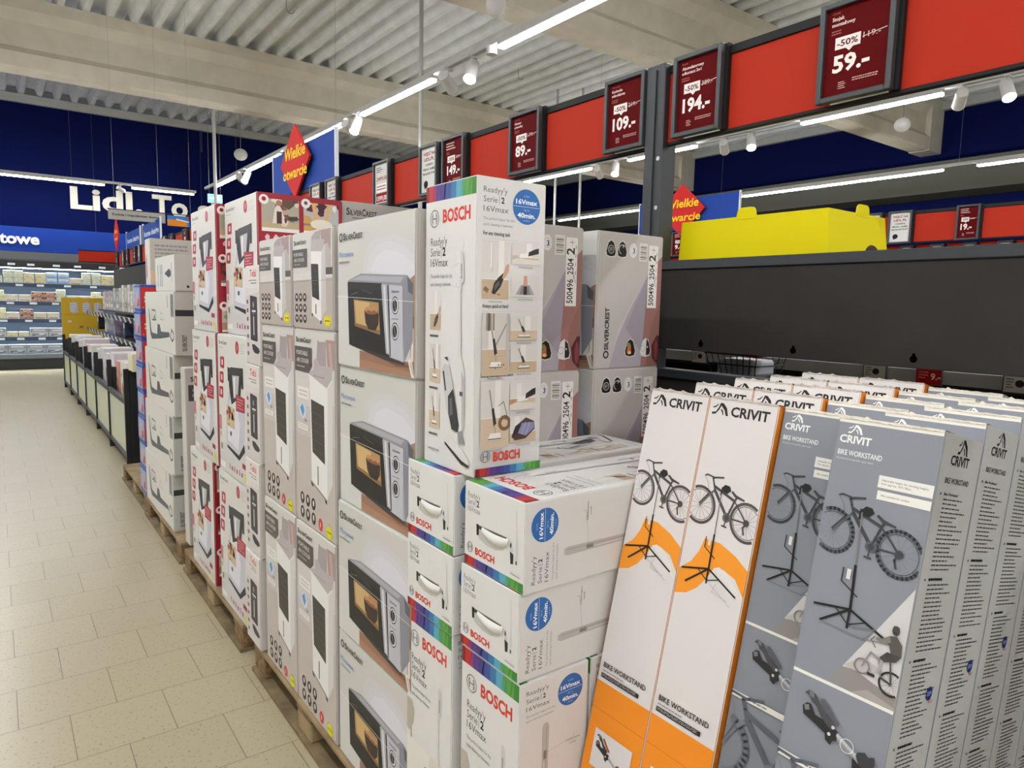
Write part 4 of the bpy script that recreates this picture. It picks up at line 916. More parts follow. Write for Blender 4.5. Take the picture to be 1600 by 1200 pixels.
F.poly([(.215, .545), (.735, .555), (.735, .44), (.68, .385), (.56, .34), (.40, .34), (.28, .375), (.222, .42)], '#bfbeb8'); F.poly([(.222, .535), (.73, .545), (.73, .50), (.26, .495), (.26, .43), (.222, .42)], '#45433f'); F.poly([(.215, .545), (.262, .545), (.262, .42), (.222, .41)], '#1b1a18')
VB = c.build('vacuum_carton')
# moulded handle of the lying cartons' end flap (a part of its own, sticking out of the slot)
mb = MB(); n = 14
pts = []
for i in range(n+1):
    a = i/n; y = -.046+.098*a; d = math.sin(math.pi*a); pts.append((y, d))
vs = []; fs = []
for y, d in pts:
    for (dz, x) in ((.003-.003*d, BH+.0006), (-.002-.005*d, BH+.003+.004*d), (-.008-.010*d, BH+.003+.004*d), (-.012-.013*d, BH+.0007)): vs.append((-dz-.004, y+.006, x))
for i in range(n):
    for k in range(3): fs.append((i*4+k, i*4+k+1, i*4+4+k+1, i*4+4+k))
mb.add(vs, fs, None, True)
hd = mb.build('carry_handle', mat('handle_white', '#dcdbd6', .4), VB); hd['label'] = 'white moulded carry handle in a dark slot'
LY = Matrix(((0, 0, -1), (0, -1, 0), (-1, 0, 0))).to_euler()
XB = .843
GV = 'vacuum cleaner cartons'
place(VB, (.862+BD/2, 1.410, ZP+BH+2*BD+.003), 'tall white vacuum cleaner carton standing upright on the lying ones', GV)
z1 = ZP+BH+.001
def lying(x, y, k, label): place(VB, (x+BH, y, z1+BD/2+(BD+.001)*k), label, GV, LY)
lying(XB-.004, 1.453, 0, 'lower lying vacuum carton of the farther pair, handle slot torn open')
lying(XB-.002, 1.455, 1, 'upper lying vacuum carton of the farther pair, under the tall upright carton')
lying(XB-.002, 1.196, 0, 'lower lying vacuum carton of the nearer pair, blue disc on its side')
lying(XB, 1.186, 1, 'upper lying vacuum carton of the nearer pair, its white lettered top in view')
place(VB, (XB+BD/2, 1.459, ZP), 'upright vacuum carton at the bottom, left of the nearest one', GV, (0, 0, math.pi))
place(VB, (XB+BD/2, 1.190, ZP), 'nearest upright vacuum carton at the bottom, large red lettering', GV, (0, 0, math.pi))
place(VB, (XB+BD/2+.205, 1.192, ZP), 'upright vacuum carton behind the nearest one, left of the leaning orange cartons', GV, (0, 0, math.pi))
place(VB, (XB+BD/2+.205, 1.459, ZP), 'vacuum carton hidden in the middle of the lower layer', 'hidden vacuum cartons', (0, 0, math.pi))
for y in (1.192, 1.459): place(VB, (XB+BD/2+.41, y, ZP), 'vacuum carton hidden at the back of the lower layer', 'hidden vacuum cartons', (0, 0, math.pi))

# ------------------------------------------------------------------ bike workstand cartons, leaning
LEAN = math.atan(.217)
def crivit_mark(F, u, v, w, col):
    """the two-stroke mountain mark, lower left at (u, v), w = width fraction"""
    h = w*F.w/F.h*.52
    F.poly([(u, v), (u+w*.22, v+h*.06), (u+w*.36, v+h*.5), (u+w*.44, v+h), (u+w*.56, v+h), (u+w*.42, v+h*.32), (u+w*.22, v-h*.16), (u, v-h*.22)], col)
    F.poly([(u+w*.44, v+h), (u+w*.62, v+h*.98), (u+w*.86, v+h*.55), (u+w, v-h*.22), (u+w*.86, v-h*.22), (u+w*.74, v+h*.3), (u+w*.54, v+h*.66)], col)
    F.poly([(u+w*.02, v+h*.42), (u+w*.2, v+h*.5), (u+w*.34, v+h*.85), (u+w*.28, v+h*.86), (u+w*.16, v+h*.62), (u+w*.02, v+h*.56)], col)
    F.poly([(u+w*.54, v+h*.42), (u+w*.66, v+h*.22), (u+w*.72, v-h*.18), (u+w*.66, v-h*.18), (u+w*.6, v+h*.1), (u+w*.5, v+h*.3)], col)
def bike(F, p, sc, c1='#4b4849', c2='#6c6868', tyre='#57504f', spoke='#8d8987', rot=0.0, clip=True):
    """a mountain bike facing left; p(x, y) maps bike units (wheel base = 1, hub line y = 0) to the face; sc = metres per unit"""
    T = F.line
    def L(pts, t, c): T([p(*q) for q in pts], t*sc, c, clip)
    fw, rw = (0, 0), (1.0, 0)
    for cx, cy in (fw, rw):
        for k in range(14):
            a = k*2*math.pi/14; L([(cx, cy), (cx+.27*math.cos(a), cy+.27*math.sin(a))], .006, spoke); F.k -= 1
        F.k += 1
        n = 30; pr = [(cx+.315*math.cos(2*math.pi*k/n), cy+.315*math.sin(2*math.pi*k/n)) for k in range(n+1)]
        for a, b_ in zip(pr, pr[1:]):
            A, B = p(*a), p(*b_)
            if not clip or (0 <= A[0] <= 1 and 0 <= B[0] <= 1): T([A, B], .05*sc, tyre); F.k -= 1
        F.k += 1
        pr = [(cx+.27*math.cos(2*math.pi*k/n), cy+.27*math.sin(2*math.pi*k/n)) for k in range(n+1)]
        for a, b_ in zip(pr, pr[1:]):
            A, B = p(*a), p(*b_)
            if not clip or (0 <= A[0] <= 1 and 0 <= B[0] <= 1): T([A, B], .014*sc, c2); F.k -= 1
        F.k += 1
    ht, hb = (.22, .44), (.26, .34); bb = (.60, -.04); st = (.74, .37); sb = (.70, .28)
    L([fw, (.16, .22), hb], .04, c2); L([(-.02, .02), (.14, .24)], .03, c1)
    L([hb, bb], .055, c1); L([(.25, .40), sb], .048, c1); L([bb, sb, st], .038, c1); L([bb, rw], .026, c1); L([sb, rw], .026, c1)
    L([hb, ht, (.18, .53), (.25, .56), (.40, .60)], .032, c1); L([(.21, .55), (.05, .56), (.0, .53)], .025, c1); L([(.0, .53), (.1, .42), (.13, .3)], .007, c2)
    F.poly([p(.60, .41), p(.63, .44), p(.72, .39), p(.90, .36), p(.89, .33), p(.70, .34)], c1, clip)
    F.ell(p(*bb)[0], p(*bb)[1], .085*sc/F.w, .085*sc/F.h, c2, 14, clip); F.ell(p(*bb)[0], p(*bb)[1], .05*sc/F.w, .05*sc/F.h, c1, 12, clip)
    L([(.60, -.04), (.64, .12)], .026, c1); L([(.60, -.04), (.58, -.19)], .024, c1); L([(.53, -.2), (.63, -.2)], .028, c1)
    F.ell(p(*rw)[0], p(*rw)[1], .06*sc/F.w, .06*sc/F.h, c1, 10, clip); L([(1.0, 0), (.95, -.1), (.99, -.2)], .03, c1)
def stand(F, top, hub, legs, t, col='#1d1c1c', clip=True):
    F.line([top, hub], t*.5, '#7a7877', clip); m = (top[0]*.45+hub[0]*.55, top[1]*.45+hub[1]*.55); F.line([m, hub], t, col, clip)
    a = (m[0]-.10, m[1]-.012); F.line([(m[0]+.07, m[1]-.035), (m[0]-.11, m[1]-.022), (m[0]-.11, m[1]-.006)], t*.45, col, clip); F.rect(m[0]-.07, m[1]-.018, m[0]-.03, m[1]-.006, '#dcd8d4')
    for q in legs:
        F.line([hub, q], t*.85, col, clip)
    F.line([(hub[0]*.6+legs[0][0]*.4, hub[1]*.6+legs[0][1]*.4), (hub[0], hub[1]-.018)], t*.45, col, clip); F.line([(hub[0]*.6+legs[2][0]*.4, hub[1]*.6+legs[2][1]*.4), (hub[0], hub[1]-.018)], t*.45, col, clip); F.line([hub, (hub[0], hub[1]-.022)], t*.9, col, clip)
def clampart(F, u, v, s, dark='#2b2b2d', mid='#4a4a4d', lever='#5a5a5e', knob='#3d3d40', full=True, clip=True):
    w = s/F.w; h = s/F.h
    def P(*pts): return [(u+x*w, v+y*h) for x, y in pts]
    F.poly(P((0, -.05), (.03, -.16), (.16, -.20), (.38, -.28), (.40, -.36), (.48, -.40), (.50, -.33), (.56, -.30), (.56, -.18), (.44, -.12), (.2, -.10), (.12, .02), (.06, .02)), dark, clip)
    F.poly(P((.0, .14), (.06, .2), (.16, .18), (.3, .02), (.5, -.12), (.46, -.2), (.3, -.1), (.2, .02), (.12, .06), (.08, .12)), mid, clip)
    F.poly(P((.02, -.03), (.09, .0), (.11, -.07), (.05, -.1)), '#77777a', clip); F.poly(P((.06, .19), (.14, .18), (.14, .11), (.08, .13)), '#77777a', clip)
    F.poly(P((.24, .16), (.30, .17), (.50, -.02), (.56, -.06), (.54, -.12), (.46, -.08), (.26, .10)), lever, clip)
    F.ell(u+.48*w, v-.15*h, .025*w, .025*h, '#c9c9cb', 10, clip); F.ell(u+.44*w, v-.26*h, .025*w, .025*h, '#c9c9cb', 10, clip)
    F.poly(P((.54, -.19), (.56, -.29), (1.25, -.62), (1.23, -.50)), '#8f9094', clip); F.line(P((.56, -.22), (1.22, -.53)), .05*s, '#b9babd', clip)
    if full:
        F.poly(P((.84, -.36), (.86, -.30), (.95, -.26), (1.0, -.30), (1.08, -.26), (1.10, -.36), (1.06, -.46), (.98, -.50), (.90, -.46)), knob, clip)
        F.poly(P((.80, -.40), (.96, -.48), (.98, -.75), (.84, -.72)), dark, clip); F.poly(P((.80, -.58), (.84, -.56), (.84, -.66), (.80, -.66)), dark, clip)
CW, CD, CH = .1605, .150, 1.315
# orange design: its front seen towards the aisle
c = Carton(CD, CW, CH, '#dcd8d5', side='#d8801f', top='#d9d2c8', bev=.002, back='#d97f1f')
F = c.front; V = lambda s: 1-s/F.h
F.rect(0, 0, 1, V(.669), '#ef8f22'); F.rect(0, V(.73), 1, V(.728), '#d77d18')
F.poly([(0, V(.415)), (.18, V(.406)), (.32, V(.389)), (.44, V(.364)), (.53, V(.337)), (.66, V(.335)), (.85, V(.345)), (1, V(.374)), (1, V(.322)), (.8, V(.302)), (.55, V(.287)), (.31, V(.287)), (.26, V(.315)), (.16, V(.342)), (0, V(.362))], '#f39a2b')
F.poly([(.53, V(.338)), (.60, V(.333)), (.74, V(.342)), (.88, V(.36)), (.99, V(.392)), (.8, V(.37)), (.62, V(.35))], '#e2deda')
crivit_mark(F, .055, V(.0295), .255, '#24201f'); F.text('CRIVIT', .345, V(.033), .0205/F.h, '#24201f', w=.565, bold=.03)
bike(F, lambda x, y: (.14+.72*x, V(.223-.1155*y+.011*x)), .1155)
F.poly([(.43, V(.178)), (.47, V(.171)), (.54, V(.172)), (.57, V(.180)), (.52, V(.188)), (.46, V(.186))], '#242323'); F.line([(.44, V(.178)), (.43, V(.193))], .004, '#242323')
stand(F, (.435, V(.19)), (.455, V(.343)), [(.05, V(.359)), (.14, V(.383)), (.90, V(.378))], .0042)
F.line([(.5, V(.37)), (.85, V(.40))], .0012, '#b9b3ae'); F.line([(.6, V(.366)), (.56, V(.384)), (.8, V(.392))], .0012, '#b9b3ae')
F.text('BIKE WORKSTAND', .075, V(.636), .0115/F.h, '#2a2625', w=.80, bold=.018); F.greek(.075, V(.6455), .5, V(.641), 1, '#8d8784'); F.rect(.065, V(.659), .78, V(.6495), '#211e1d'); F.greek(.08, V(.657), .76, V(.651), 2, '#dcd8d4', t=.25)
F.rect(.15, V(.85), .86, V(.768), '#d8d5d4'); clampart(F, .20, V(.793), .078, '#2a2524', '#3a3433', '#9a4a24', '#8a4424')
OC = c.build('bike_stand_carton')
# grey design
c = Carton(CD, CW, CH, '#868a93', side='#aeb0ac', top='#e3e0d6', bev=.002)
F = c.front; K = .922; V = lambda s: 1-s*K/F.h
F.rect(0, .9955, 1, 1, '#e6e3da'); F.rect(0, V(.453), 1, V(.4475), '#e4e2da')
F.poly([(.37, V(.4455)), (1, V(.4475)), (1, V(.252))], '#c9c7c5'); F.poly([(.37, V(.4455)), (1, V(.4475)), (1, V(.425)), (.80, V(.42)), (.60, V(.41)), (.47, V(.413))], '#8d8884'); F.poly([(.6, V(.4465)), (.74, V(.433)), (1, V(.4425)), (1, V(.4475))], '#a39d98'); F.poly([(.48, V(.41)), (.66, V(.385)), (.85, V(.395)), (.7, V(.412))], '#b9b5b1')
crivit_mark(F, .11, V(.0222), .15, '#f1f1ef'); F.text('CRIVIT', .035, V(.0415), .0135*K/F.h, '#f1f1ef', w=.325, bold=.03)
F.text('BIKE WORKSTAND', .04, V(.0635), .0095*K/F.h, '#ecedec', w=.45, bold=.012); F.text('Practical and sturdy bike repair stand', .04, V(.0715), .0035*K/F.h, '#d5d7da', w=.37)
F.rect(.495, V(.107), 1, V(.0865), '#e4e2dc'); F.text('Adjustable height, for working heights', .525, V(.0955), .0037*K/F.h, '#4a4b4e', w=.43); F.text('from approx. 107-178cm', .525, V(.1015), .0037*K/F.h, '#4a4b4e', w=.28)
F.rect(.505, V(.127), 1, V(.112), '#e4e2dc'); F.text('Also suitable for e-bikes', .54, V(.121), .0037*K/F.h, '#4a4b4e', w=.27)
bike(F, lambda x, y: (.14+.665*x, V(.196-.117*y+.011*x)), .107, '#3f4044', '#5a5c61', '#4c4d52', '#7b7e86')
F.poly([(.38, V(.152)), (.43, V(.143)), (.49, V(.144)), (.52, V(.151)), (.47, V(.16)), (.41, V(.159))], '#1e1f21'); F.line([(.39, V(.150)), (.385, V(.166))], .004, '#1e1f21')
stand(F, (.40, V(.155)), (.455, V(.318)), [(.09, V(.328)), (.18, V(.352)), (.87, V(.349))], .0042)
F.line([(.19, V(.353)), (.6, V(.357)), (.86, V(.35))], .0016, '#74777e'); F.line([(.5, V(.345)), (.72, V(.336)), (.62, V(.36))], .0016, '#74777e')
# the rider in the picture triangle
F.ring(.66, V(.399), .0108, .0022, '#8a8784', 20); F.ring(.94, V(.409), .0165, .0030, '#2b2a2b', 24)
for a in range(0, 360, 30): F.line([(.94, V(.409)), (.94+.015*math.cos(R(a))/F.w, V(.409)+.015*math.sin(R(a))/F.h)], .0005, '#8a8784'); F.k -= 1
F.k += 1
F.line([(.66, V(.399)), (.72, V(.372)), (.80, V(.378)), (.84, V(.405))], .0026, '#8f8c8a'); F.line([(.75, V(.362)), (.70, V(.352)), (.73, V(.345))], .0018, '#6d6a69'); F.line([(.84, V(.405)), (.94, V(.409))], .003, '#3b3a3b'); F.line([(.90, V(.372)), (.94, V(.409))], .0025, '#4b4a4a')
F.poly([(.86, V(.336)), (.92, V(.333)), (.98, V(.345)), (.99, V(.363)), (.90, V(.366)), (.87, V(.352))], '#55524f'); F.poly([(.86, V(.336)), (.80, V(.344)), (.74, V(.345)), (.745, V(.35)), (.82, V(.352)), (.88, V(.346))], '#7d7874'); F.poly([(.99, V(.362)), (.86, V(.362)), (.80, V(.375)), (.84, V(.38)), (.95, V(.373))], '#45423f'); F.poly([(.82, V(.377)), (.84, V(.378)), (.82, V(.40)), (.795, V(.40))], '#aaa39d'); F.ell(.905, V(.325), .034, .0055, '#3a3838', 14); F.poly([(.87, V(.327)), (.94, V(.328)), (.93, V(.318)), (.88, V(.318))], '#4a4747')
F.rect(.72, V(.409), .79, V(.404), '#2f2d2d')
clampart(F, .17, V(.497), .118*K); F.ring(.66, V(.532), .010, .0012, '#e6e6e4', 20)
for v in (.590, .76): F.rect(0, V(v+.011), 1, V(v), '#e4e2da'); F.greek(.04, V(v+.008), .5, V(v+.003), 1, '#6a6a6a')
bike(F, lambda x, y: (-.05+1.2*x, V(.70-.19*y)), .19, '#5d6067', '#777a82', '#6a6d74', '#858890')
F = c.near; V = lambda s: 1-s*K/F.h
crivit_mark(F, .36, V(.0245), .26, '#1e1e1e'); F.text('CRIVIT', .22, V(.0475), .0165*K/F.h, '#1e1e1e', w=.48, bold=.03); F.text('BIKE WORKSTAND', .16, V(.078), .0095*K/F.h, '#1e1e1e', w=.62, bold=.02)
s = .098; q = 0
for blk, n in (('Bike Workstand', 17), ('', 16), ('', 17), ('', 15), ('', 16), ('', 14), ('', 18), ('', 16)):
    if q == 0: F.text(blk, .2, V(s), .0048*K/F.h, '#2a2a2a', w=.36, bold=.02)
    else: F.greek(.2, V(s+.0002), .56, V(s-.0052), 1, '#1d1d1d', t=.8, seed=q, rag=.2)
    F.rect(.1, V(s), .13, V(s-.004), '#444')
    F.greek(.2, V(s+.003+n*.0072), .86, V(s+.003), n, '#47484a', t=.34, seed=40+q, rag=.5); s += n*.0072+.018; q += 1
F.circ(.74, V(.43), .011, '#1f2f6b'); F.greek(.68, V(.434), .8, V(.426), 3, '#8fa0c8'); F.rect(.76, V(.447), .84, V(.441), '#b98a90')
GC = c.build('bike_stand_carton')
def torn(P, col, seed):
    rr = random.Random(seed); mb = MB(); n = 26; rows = []
    for i in range(n+1):
        y = CW/2-.002-(CW-.004)*i/n; a = rr.uniform(.0008, .0022)+(.004 if rr.random() < .08 else 0); b_ = rr.uniform(.0003, .002)
        rows += [(-CD/2-.0008-rr.random()*.0012, y, CH-.0012-rr.random()*.0022), (-CD/2+.001, y+rr.uniform(-.001, .001), CH+a), (-CD/2+.010+rr.random()*.008, y, CH+b_+.001), (-CD/2+.026+rr.random()*.01, y, CH+.0006)]
    mb.add(rows, [(i*4+k, i*4+4+k, i*4+5+k, i*4+1+k) for i in range(n) for k in range(3)]); o = mb.build('torn_film', col, P); o['label'] = 'torn pale paper edge and film along the top'; return o
torn(OC, mat('torn_paper', '#cfc9bd', .6, noise='#9f988c', scale=40), 3); torn(GC, mat('torn_paper_pale', '#e3ddcf', .5, noise='#c4bca9', scale=40), 5)
# torn clear film on the top edges
row = ['front', 'second', 'third', 'fourth', 'back']
wrap = mat('clear_film', '#e9e6dc', .25); 
def leanplace(P, xt, yc, zt, label, group, dx=0.0):
    L = CH*math.cos(LEAN); o = place(P, (0, 0, 0), label, group, (0, LEAN, 0))
    # front top edge at (xt, zt)
    lx, lz = -CD/2, CH
    o.location = (xt-(lx*math.cos(LEAN)+lz*math.sin(LEAN)), yc, zt-(-lx*math.sin(LEAN)+lz*math.cos(LEAN)))
for k in range(5):
    dz = (0, .006, .010, .010, .012)[k]
    leanplace(OC, 1.200+.1548*k, .988, 1.420+dz, 'white and orange leaning bike stand carton, %s row, far one of its pair' % row[k], 'white and orange bike stand cartons')
    leanplace(OC, 1.200+.1548*k, .826, 1.421+dz, 'white and orange leaning bike stand carton, %s row, beside the grey ones' % row[k], 'white and orange bike stand cartons')
    leanplace(GC, 1.212+.1548*k, .662, 1.418+dz*.5, 'grey leaning bike stand carton, %s row, beside the orange ones' % row[k], 'grey bike stand cartons')
    leanplace(GC, 1.106+.1548*k, .4985, 1.432-dz*.5, 'grey leaning bike stand carton, %s row of the right-hand column, text side in view' % row[k], 'grey bike stand cartons')
# ------------------------------------------------------------------ far wall: lettering, refrigerated shelves, header
LET = mat('letter_cream', '#dcd8c6', 0.5)
def letters(s, x0, z0, cap, y, name, label, material, depth=0.03, bold=0.03, w=None, parent=None):
    vs, fs, W = text_geo(s, bold, 3); sx = cap if w is None else w/W
    mb = MB(); mb.add([(x0+x*sx, y, z0+v*cap) for x, v in vs], fs)
    me = bpy.data.meshes.new(name); me.from_pydata(mb.v, [], mb.f)
    b = bmesh.new(); b.from_mesh(me); bmesh.ops.remove_doubles(b, verts=b.verts, dist=1e-4)
    r = bmesh.ops.extrude_face_region(b, geom=b.faces[:]); bmesh.ops.translate(b, vec=(0, depth, 0), verts=[v for v in r['geom'] if isinstance(v, bmesh.types.BMVert)])
    bmesh.ops.recalc_face_normals(b, faces=b.faces); b.to_mesh(me); b.free(); me.materials.append(material)
    o = bpy.data.objects.new(name, me); COL.objects.link(o)
    if parent: o.parent = parent
    if label: tag(o, label, 'lettering')
    return o
for s_, x_, w_, q_ in (('Lidl.', 1.52, 1.49, 'leftmost word of the big cream wall lettering, ending in a full stop'), ('To', 3.22, .80, 'two-letter middle word of the big cream lettering on the navy wall'), ('się', 4.26, .95, 'last big cream wall letters, mostly hidden by the mixer cartons')): letters(s_, x_, 3.64, .50, YW-0.034, 'wall_lettering', q_, LET, bold=.03, w=w_)
HEAD = mat('header_blue', '#17388c', 0.6, spec=0.15)
t = thing('fridge_header', 'blue header board with white lettering above the refrigerated shelves', 'sign', (0, 18.35, 2.54))
MB().box(XL+.5, 0, 0, 2.75, 0.8, .52, .005).build('header_board', HEAD, t)
letters('Dania gotowe', -1.02, .165, .225, -0.021, 'header_lettering', None, mat('letter_white', '#e6ebf0', .5),   .02, .035, w=1.87, parent=t)
# refrigerated shelf
t = thing('refrigerated_shelf', 'long dark refrigerated shelf unit along the far wall, under the blue header', 'fridge', (0, 18.35, 0))
FR = mat('fridge_frame', '#2f3338', .5); FS = mat('fridge_shelf', '#34445a', .45)
MB().box(-4.0, .0, 0, 2.55, .8, .30, .01).build('plinth', mat('fridge_plinth', '#222629', .5), t)
MB().box(-4.0, -.05, .235, 2.55, .02, .345, .01).build('bumper', mat('fridge_bumper', '#6b747b', .35), t)
MB().box(-4.0, .74, .3, 2.55, .8, 2.54).build('back_panel', mat('fridge_back', '#4a586a', .5), t)
MB().box(-4.0, -.02, 2.20, 2.55, .74, 2.36, .01).build('top_bulkhead', BLACK, t)
MB().box(-4.0, .0, 2.36, 2.55, .74, 2.54, .01).build('canopy', mat('fridge_canopy', '#56585a', .5), t)
levels = [.34, .70, 1.09, 1.47, 1.86]
for z in levels: MB().box(-4.0, .10, z-.02, 2.55, .74, z, .003).box(-4.0, .07, z-.075, 2.55, .10, z+.01, .003).build('shelf_board', FS, t)
MB().box(2.52, 0, .3, 2.55, .8, 2.3, .003).build('end_panel', FR, t)
lm = mat('fridge_led', (.82, .93, 1, 1), .4, emit=FRIDGE_POWER*2.5)
for z in levels[1:]+[2.22]: MB().box(-3.95, .13, z-.035, 2.5, .16, z-.021).build('fridge_light', lm, t)
TG = mat('price_tag', '#dbe3ea', .5)
tg = MB().box(-.065, -.004, -.022, .065, .004, .022, .001).build('price_tag', TG); tg['category'] = 'price label'
rr = random.Random(11)
for i, z in enumerate(levels+[2.30]):
    x = -.45+rr.random()*.1
    while x < 2.4:
        place(tg, (x, 18.35+(.06 if i < 5 else -.025), z-.035), 'pale price label on the %s edge of the refrigerated shelves' % ['lowest', 'second', 'third', 'fourth', 'fifth', 'topmost'][i], 'fridge price labels, row %d' % (i+1)); x += rr.uniform(.33, .5)
def pack(name, w, h, d, cols, seed):
    mb = MB(); mb.box(-w/2, -d/2, 0, w/2, d/2, h, .006, C(cols[0])); F = Face(mb, (-w/2+.006, -d/2, .006), (1, 0, 0), (0, 0, 1), w-.012, h-.012)
    F.rect(0, .55, 1, 1, cols[1]); F.pic(.1, .1, .9, .62, [cols[0], cols[2], cols[3], cols[1]], seed, 5); F.rect(.15, .7, .85, .85, cols[3])
    o = mb.build(name, PRINT); o['category'] = 'food pack'; return o
kinds = [pack('yoghurt_pack', .20, .13, .12, ['#a9c6e6', '#e4ecf2', '#6e9fd0', '#f2f4f6'], 1), pack('salad_tub', .17, .14, .12, ['#dfe6de', '#c7d38a', '#d8d4c0', '#f1f1ea'], 2), pack('ready_meal', .23, .15, .14, ['#e6e2d6', '#ddd2a8', '#b98a52', '#f0ece0'], 3), pack('sausage_tray', .22, .11, .14, ['#caa08a', '#4a3a38', '#b5633f', '#e6ded6'], 4), pack('cheese_box', .19, .12, .12, ['#ece7cf', '#d9d36b', '#cdb86d', '#f4f2e6'], 5), pack('grey_food_crate', .33, .20, .2, ['#aeb4b8', '#8f979d', '#6b7278', '#d7dadc'], 6)]
kn = ['blue and white dairy pack', 'pale tub with a green label', 'cream ready meal pack', 'brown and dark meat tray', 'pale yellow cheese pack', 'grey display crate']
rowsk = [[5, 5], [5, 5, 4, 4], [2, 2, 4, 2, 3, 2], [2, 2, 4, 2, 2, 3, 3, 1], [0, 0, 2, 1, 1, 4, 4]]
rn = ['lowest', 'second lowest', 'middle', 'second highest', 'top']
for i, z in enumerate(levels):
    x = -.50; q = 0
    while x < (1.05 if i < 3 else 2.4):
        k = rowsk[i][q % len(rowsk[i])]; wd = kinds[k].dimensions.x if kinds[k].dimensions.x else .2
        wd = (.20, .17, .23, .22, .19, .33)[k]
        place(kinds[k], (x+wd/2, 18.35+.2, z), '%s on the %s refrigerated shelf' % (kn[k], rn[i]), 'food packs on the %s refrigerated shelf' % rn[i])
        if k in (0, 1, 4, 3) and i > 1: dup(kinds[k], (x+wd/2, 18.35+.2, z+(.13, .14, 0, .11, .12)[k]), '%s on the %s refrigerated shelf' % (kn[k], rn[i]), 'food packs on the %s refrigerated shelf' % rn[i])
        x += wd+rr.choice([.008, .012, .02]); q += 1
# red end panel above the fridge corner
t = thing('price_bar', 'short red panel over the far shelf end, left of the far price signs', 'price bar', (1.74, 16.45, 2.29))
MB().box(-.34, 0, .02, .34, .012, .23, .002).build('red_panel', REDP, t)
MB().box(-.35, -.005, 0, .35, .02, .02).box(-.35, -.005, .23, .35, .02, .25).box(.34, -.01, -.1, .37, .03, .26).build('rail', RAIL, t)

# hanging department sign and the small signs beside it
t = thing('hanging_sign', 'pale grey hanging department sign in front of the big wall letters', 'sign', (1.805, 12.0, 2.76))
mb = MB(); mb.box(-.385, 0, 0, .385, .012, .145, .001, C('#a8a69f')); F = Face(mb, (-.385, 0, 0), (1, 0, 0), (0, 0, 1), .77, .145); F.text('Kuchnia i gospodarstwo domowe', .07, .42, .24, '#24262b', w=.86, bold=.03); mb.build('board', SIGN, t)
MB().box(-.39, -.003, .146, .80, .015, .158).build('carrier', RAIL, t)
m = MB()
for x in (-.3, .3, .75): m.cyl((x, .006, .158), (x, .006, ZR+.16-2.76), .0014, n=5)
m.build('wire', WIRE, t)
t = thing('hanging_sign', 'small blue and orange hanging sign right of the grey department sign', 'sign', (2.38, 12.0, 2.73))
mb = MB(); mb.box(-.16, 0, 0, .16, .012, .16, .001, C('#4a7db8')); F = Face(mb, (-.16, 0, 0), (1, 0, 0), (0, 0, 1), .32, .16); F.poly([(0, 0), (.9, 0), (.85, .45), (.4, .62), (0, .62)], '#d98a35'); F.poly([(.4, .62), (.95, .42), (.95, .52), (.4, .74)], '#e2e6ea'); F.rect(.93, .6, 1, 1, '#b5352f'); mb.build('board', SIGN, t)
for y, s in ((14.2, 'left'), (12.4, 'right')):
    t = thing('brand_sign', '%s one of two small blue signs standing on the far end of the red bar' % s, 'sign', (XG, y, 2.5)); mb = MB(); mb.box(0, -.75, 0, .015, .75, .30, .001, C('#244a94')); F = Face(mb, (0, .75, 0), (0, -1, 0), (0, 0, 1), 1.5, .30); F.text('home design', .08, .35, .3, '#c9d4e6', w=.84, bold=.03); mb.build('board', SIGN, t)
    MB().box(-.004, .75, -.02, .02, .775, .33).box(-.004, -.775, -.02, .02, -.75, .33).build('board_edge', MATS['board_edge_white'], t)
t = thing('opening_sign', 'small far red diamond sign seen edge-on at the far end of the red bar', 'sign', (XG-.04, 15.9, 2.5)); mb = MB(); mb.prism([(-.33, .33), (0, .66), (.33, .33), (0, 0)], 'X', -.01, .01, C('#c8322f')); F = Face(mb, (-.01, .33, 0), (0, -1, 0), (0, 0, 1), .66, .66); F.text('Wielkie', .5, .55, .12, '#f1d22c', w=.6, bold=.02, align='C'); F.text('otwarcie', .5, .35, .11, '#f1d22c', w=.66, bold=.02, align='C'); mb.build('red_diamond', SIGN, t)
# exit sign
t = thing('exit_sign', 'small green-lit emergency exit sign hanging under the ceiling rail', 'exit sign', (3.42, 14.0, 3.40))
MB().box(-.13, 0, 0, .13, .035, .165, .004).build('sign_housing', TRACK, t)
m = MB(); m.add([(-.122, -.002, .01), (.122, -.002, .01), (.122, -.002, .155), (-.122, -.002, .155)], [(0, 1, 2, 3)]); m.build('lit_panel', mat('exit_green', (.10, .62, .50, 1), .4, emit=1.6), t, fix=False)
m = MB(); F = Face(m, (-.122, -.0025, .01), (1, 0, 0), (0, 0, 1), .244, .145); F.rect(.55, .2, .85, .85, '#eafff8'); F.poly([(.12, .45), (.4, .45), (.4, .3), (.5, .52), (.4, .74), (.4, .6), (.12, .6)], '#eafff8'); m.build('pictogram', mat('exit_white', (.9, 1, .98, 1), .4, emit=1.5), t)
m = MB(); m.cyl((-.1, .017, .165), (-.1, .017, 2.76), .003, n=5).cyl((.1, .017, .165), (.1, .017, 2.76), .003, n=5); m.build('wire', WIRE, t)

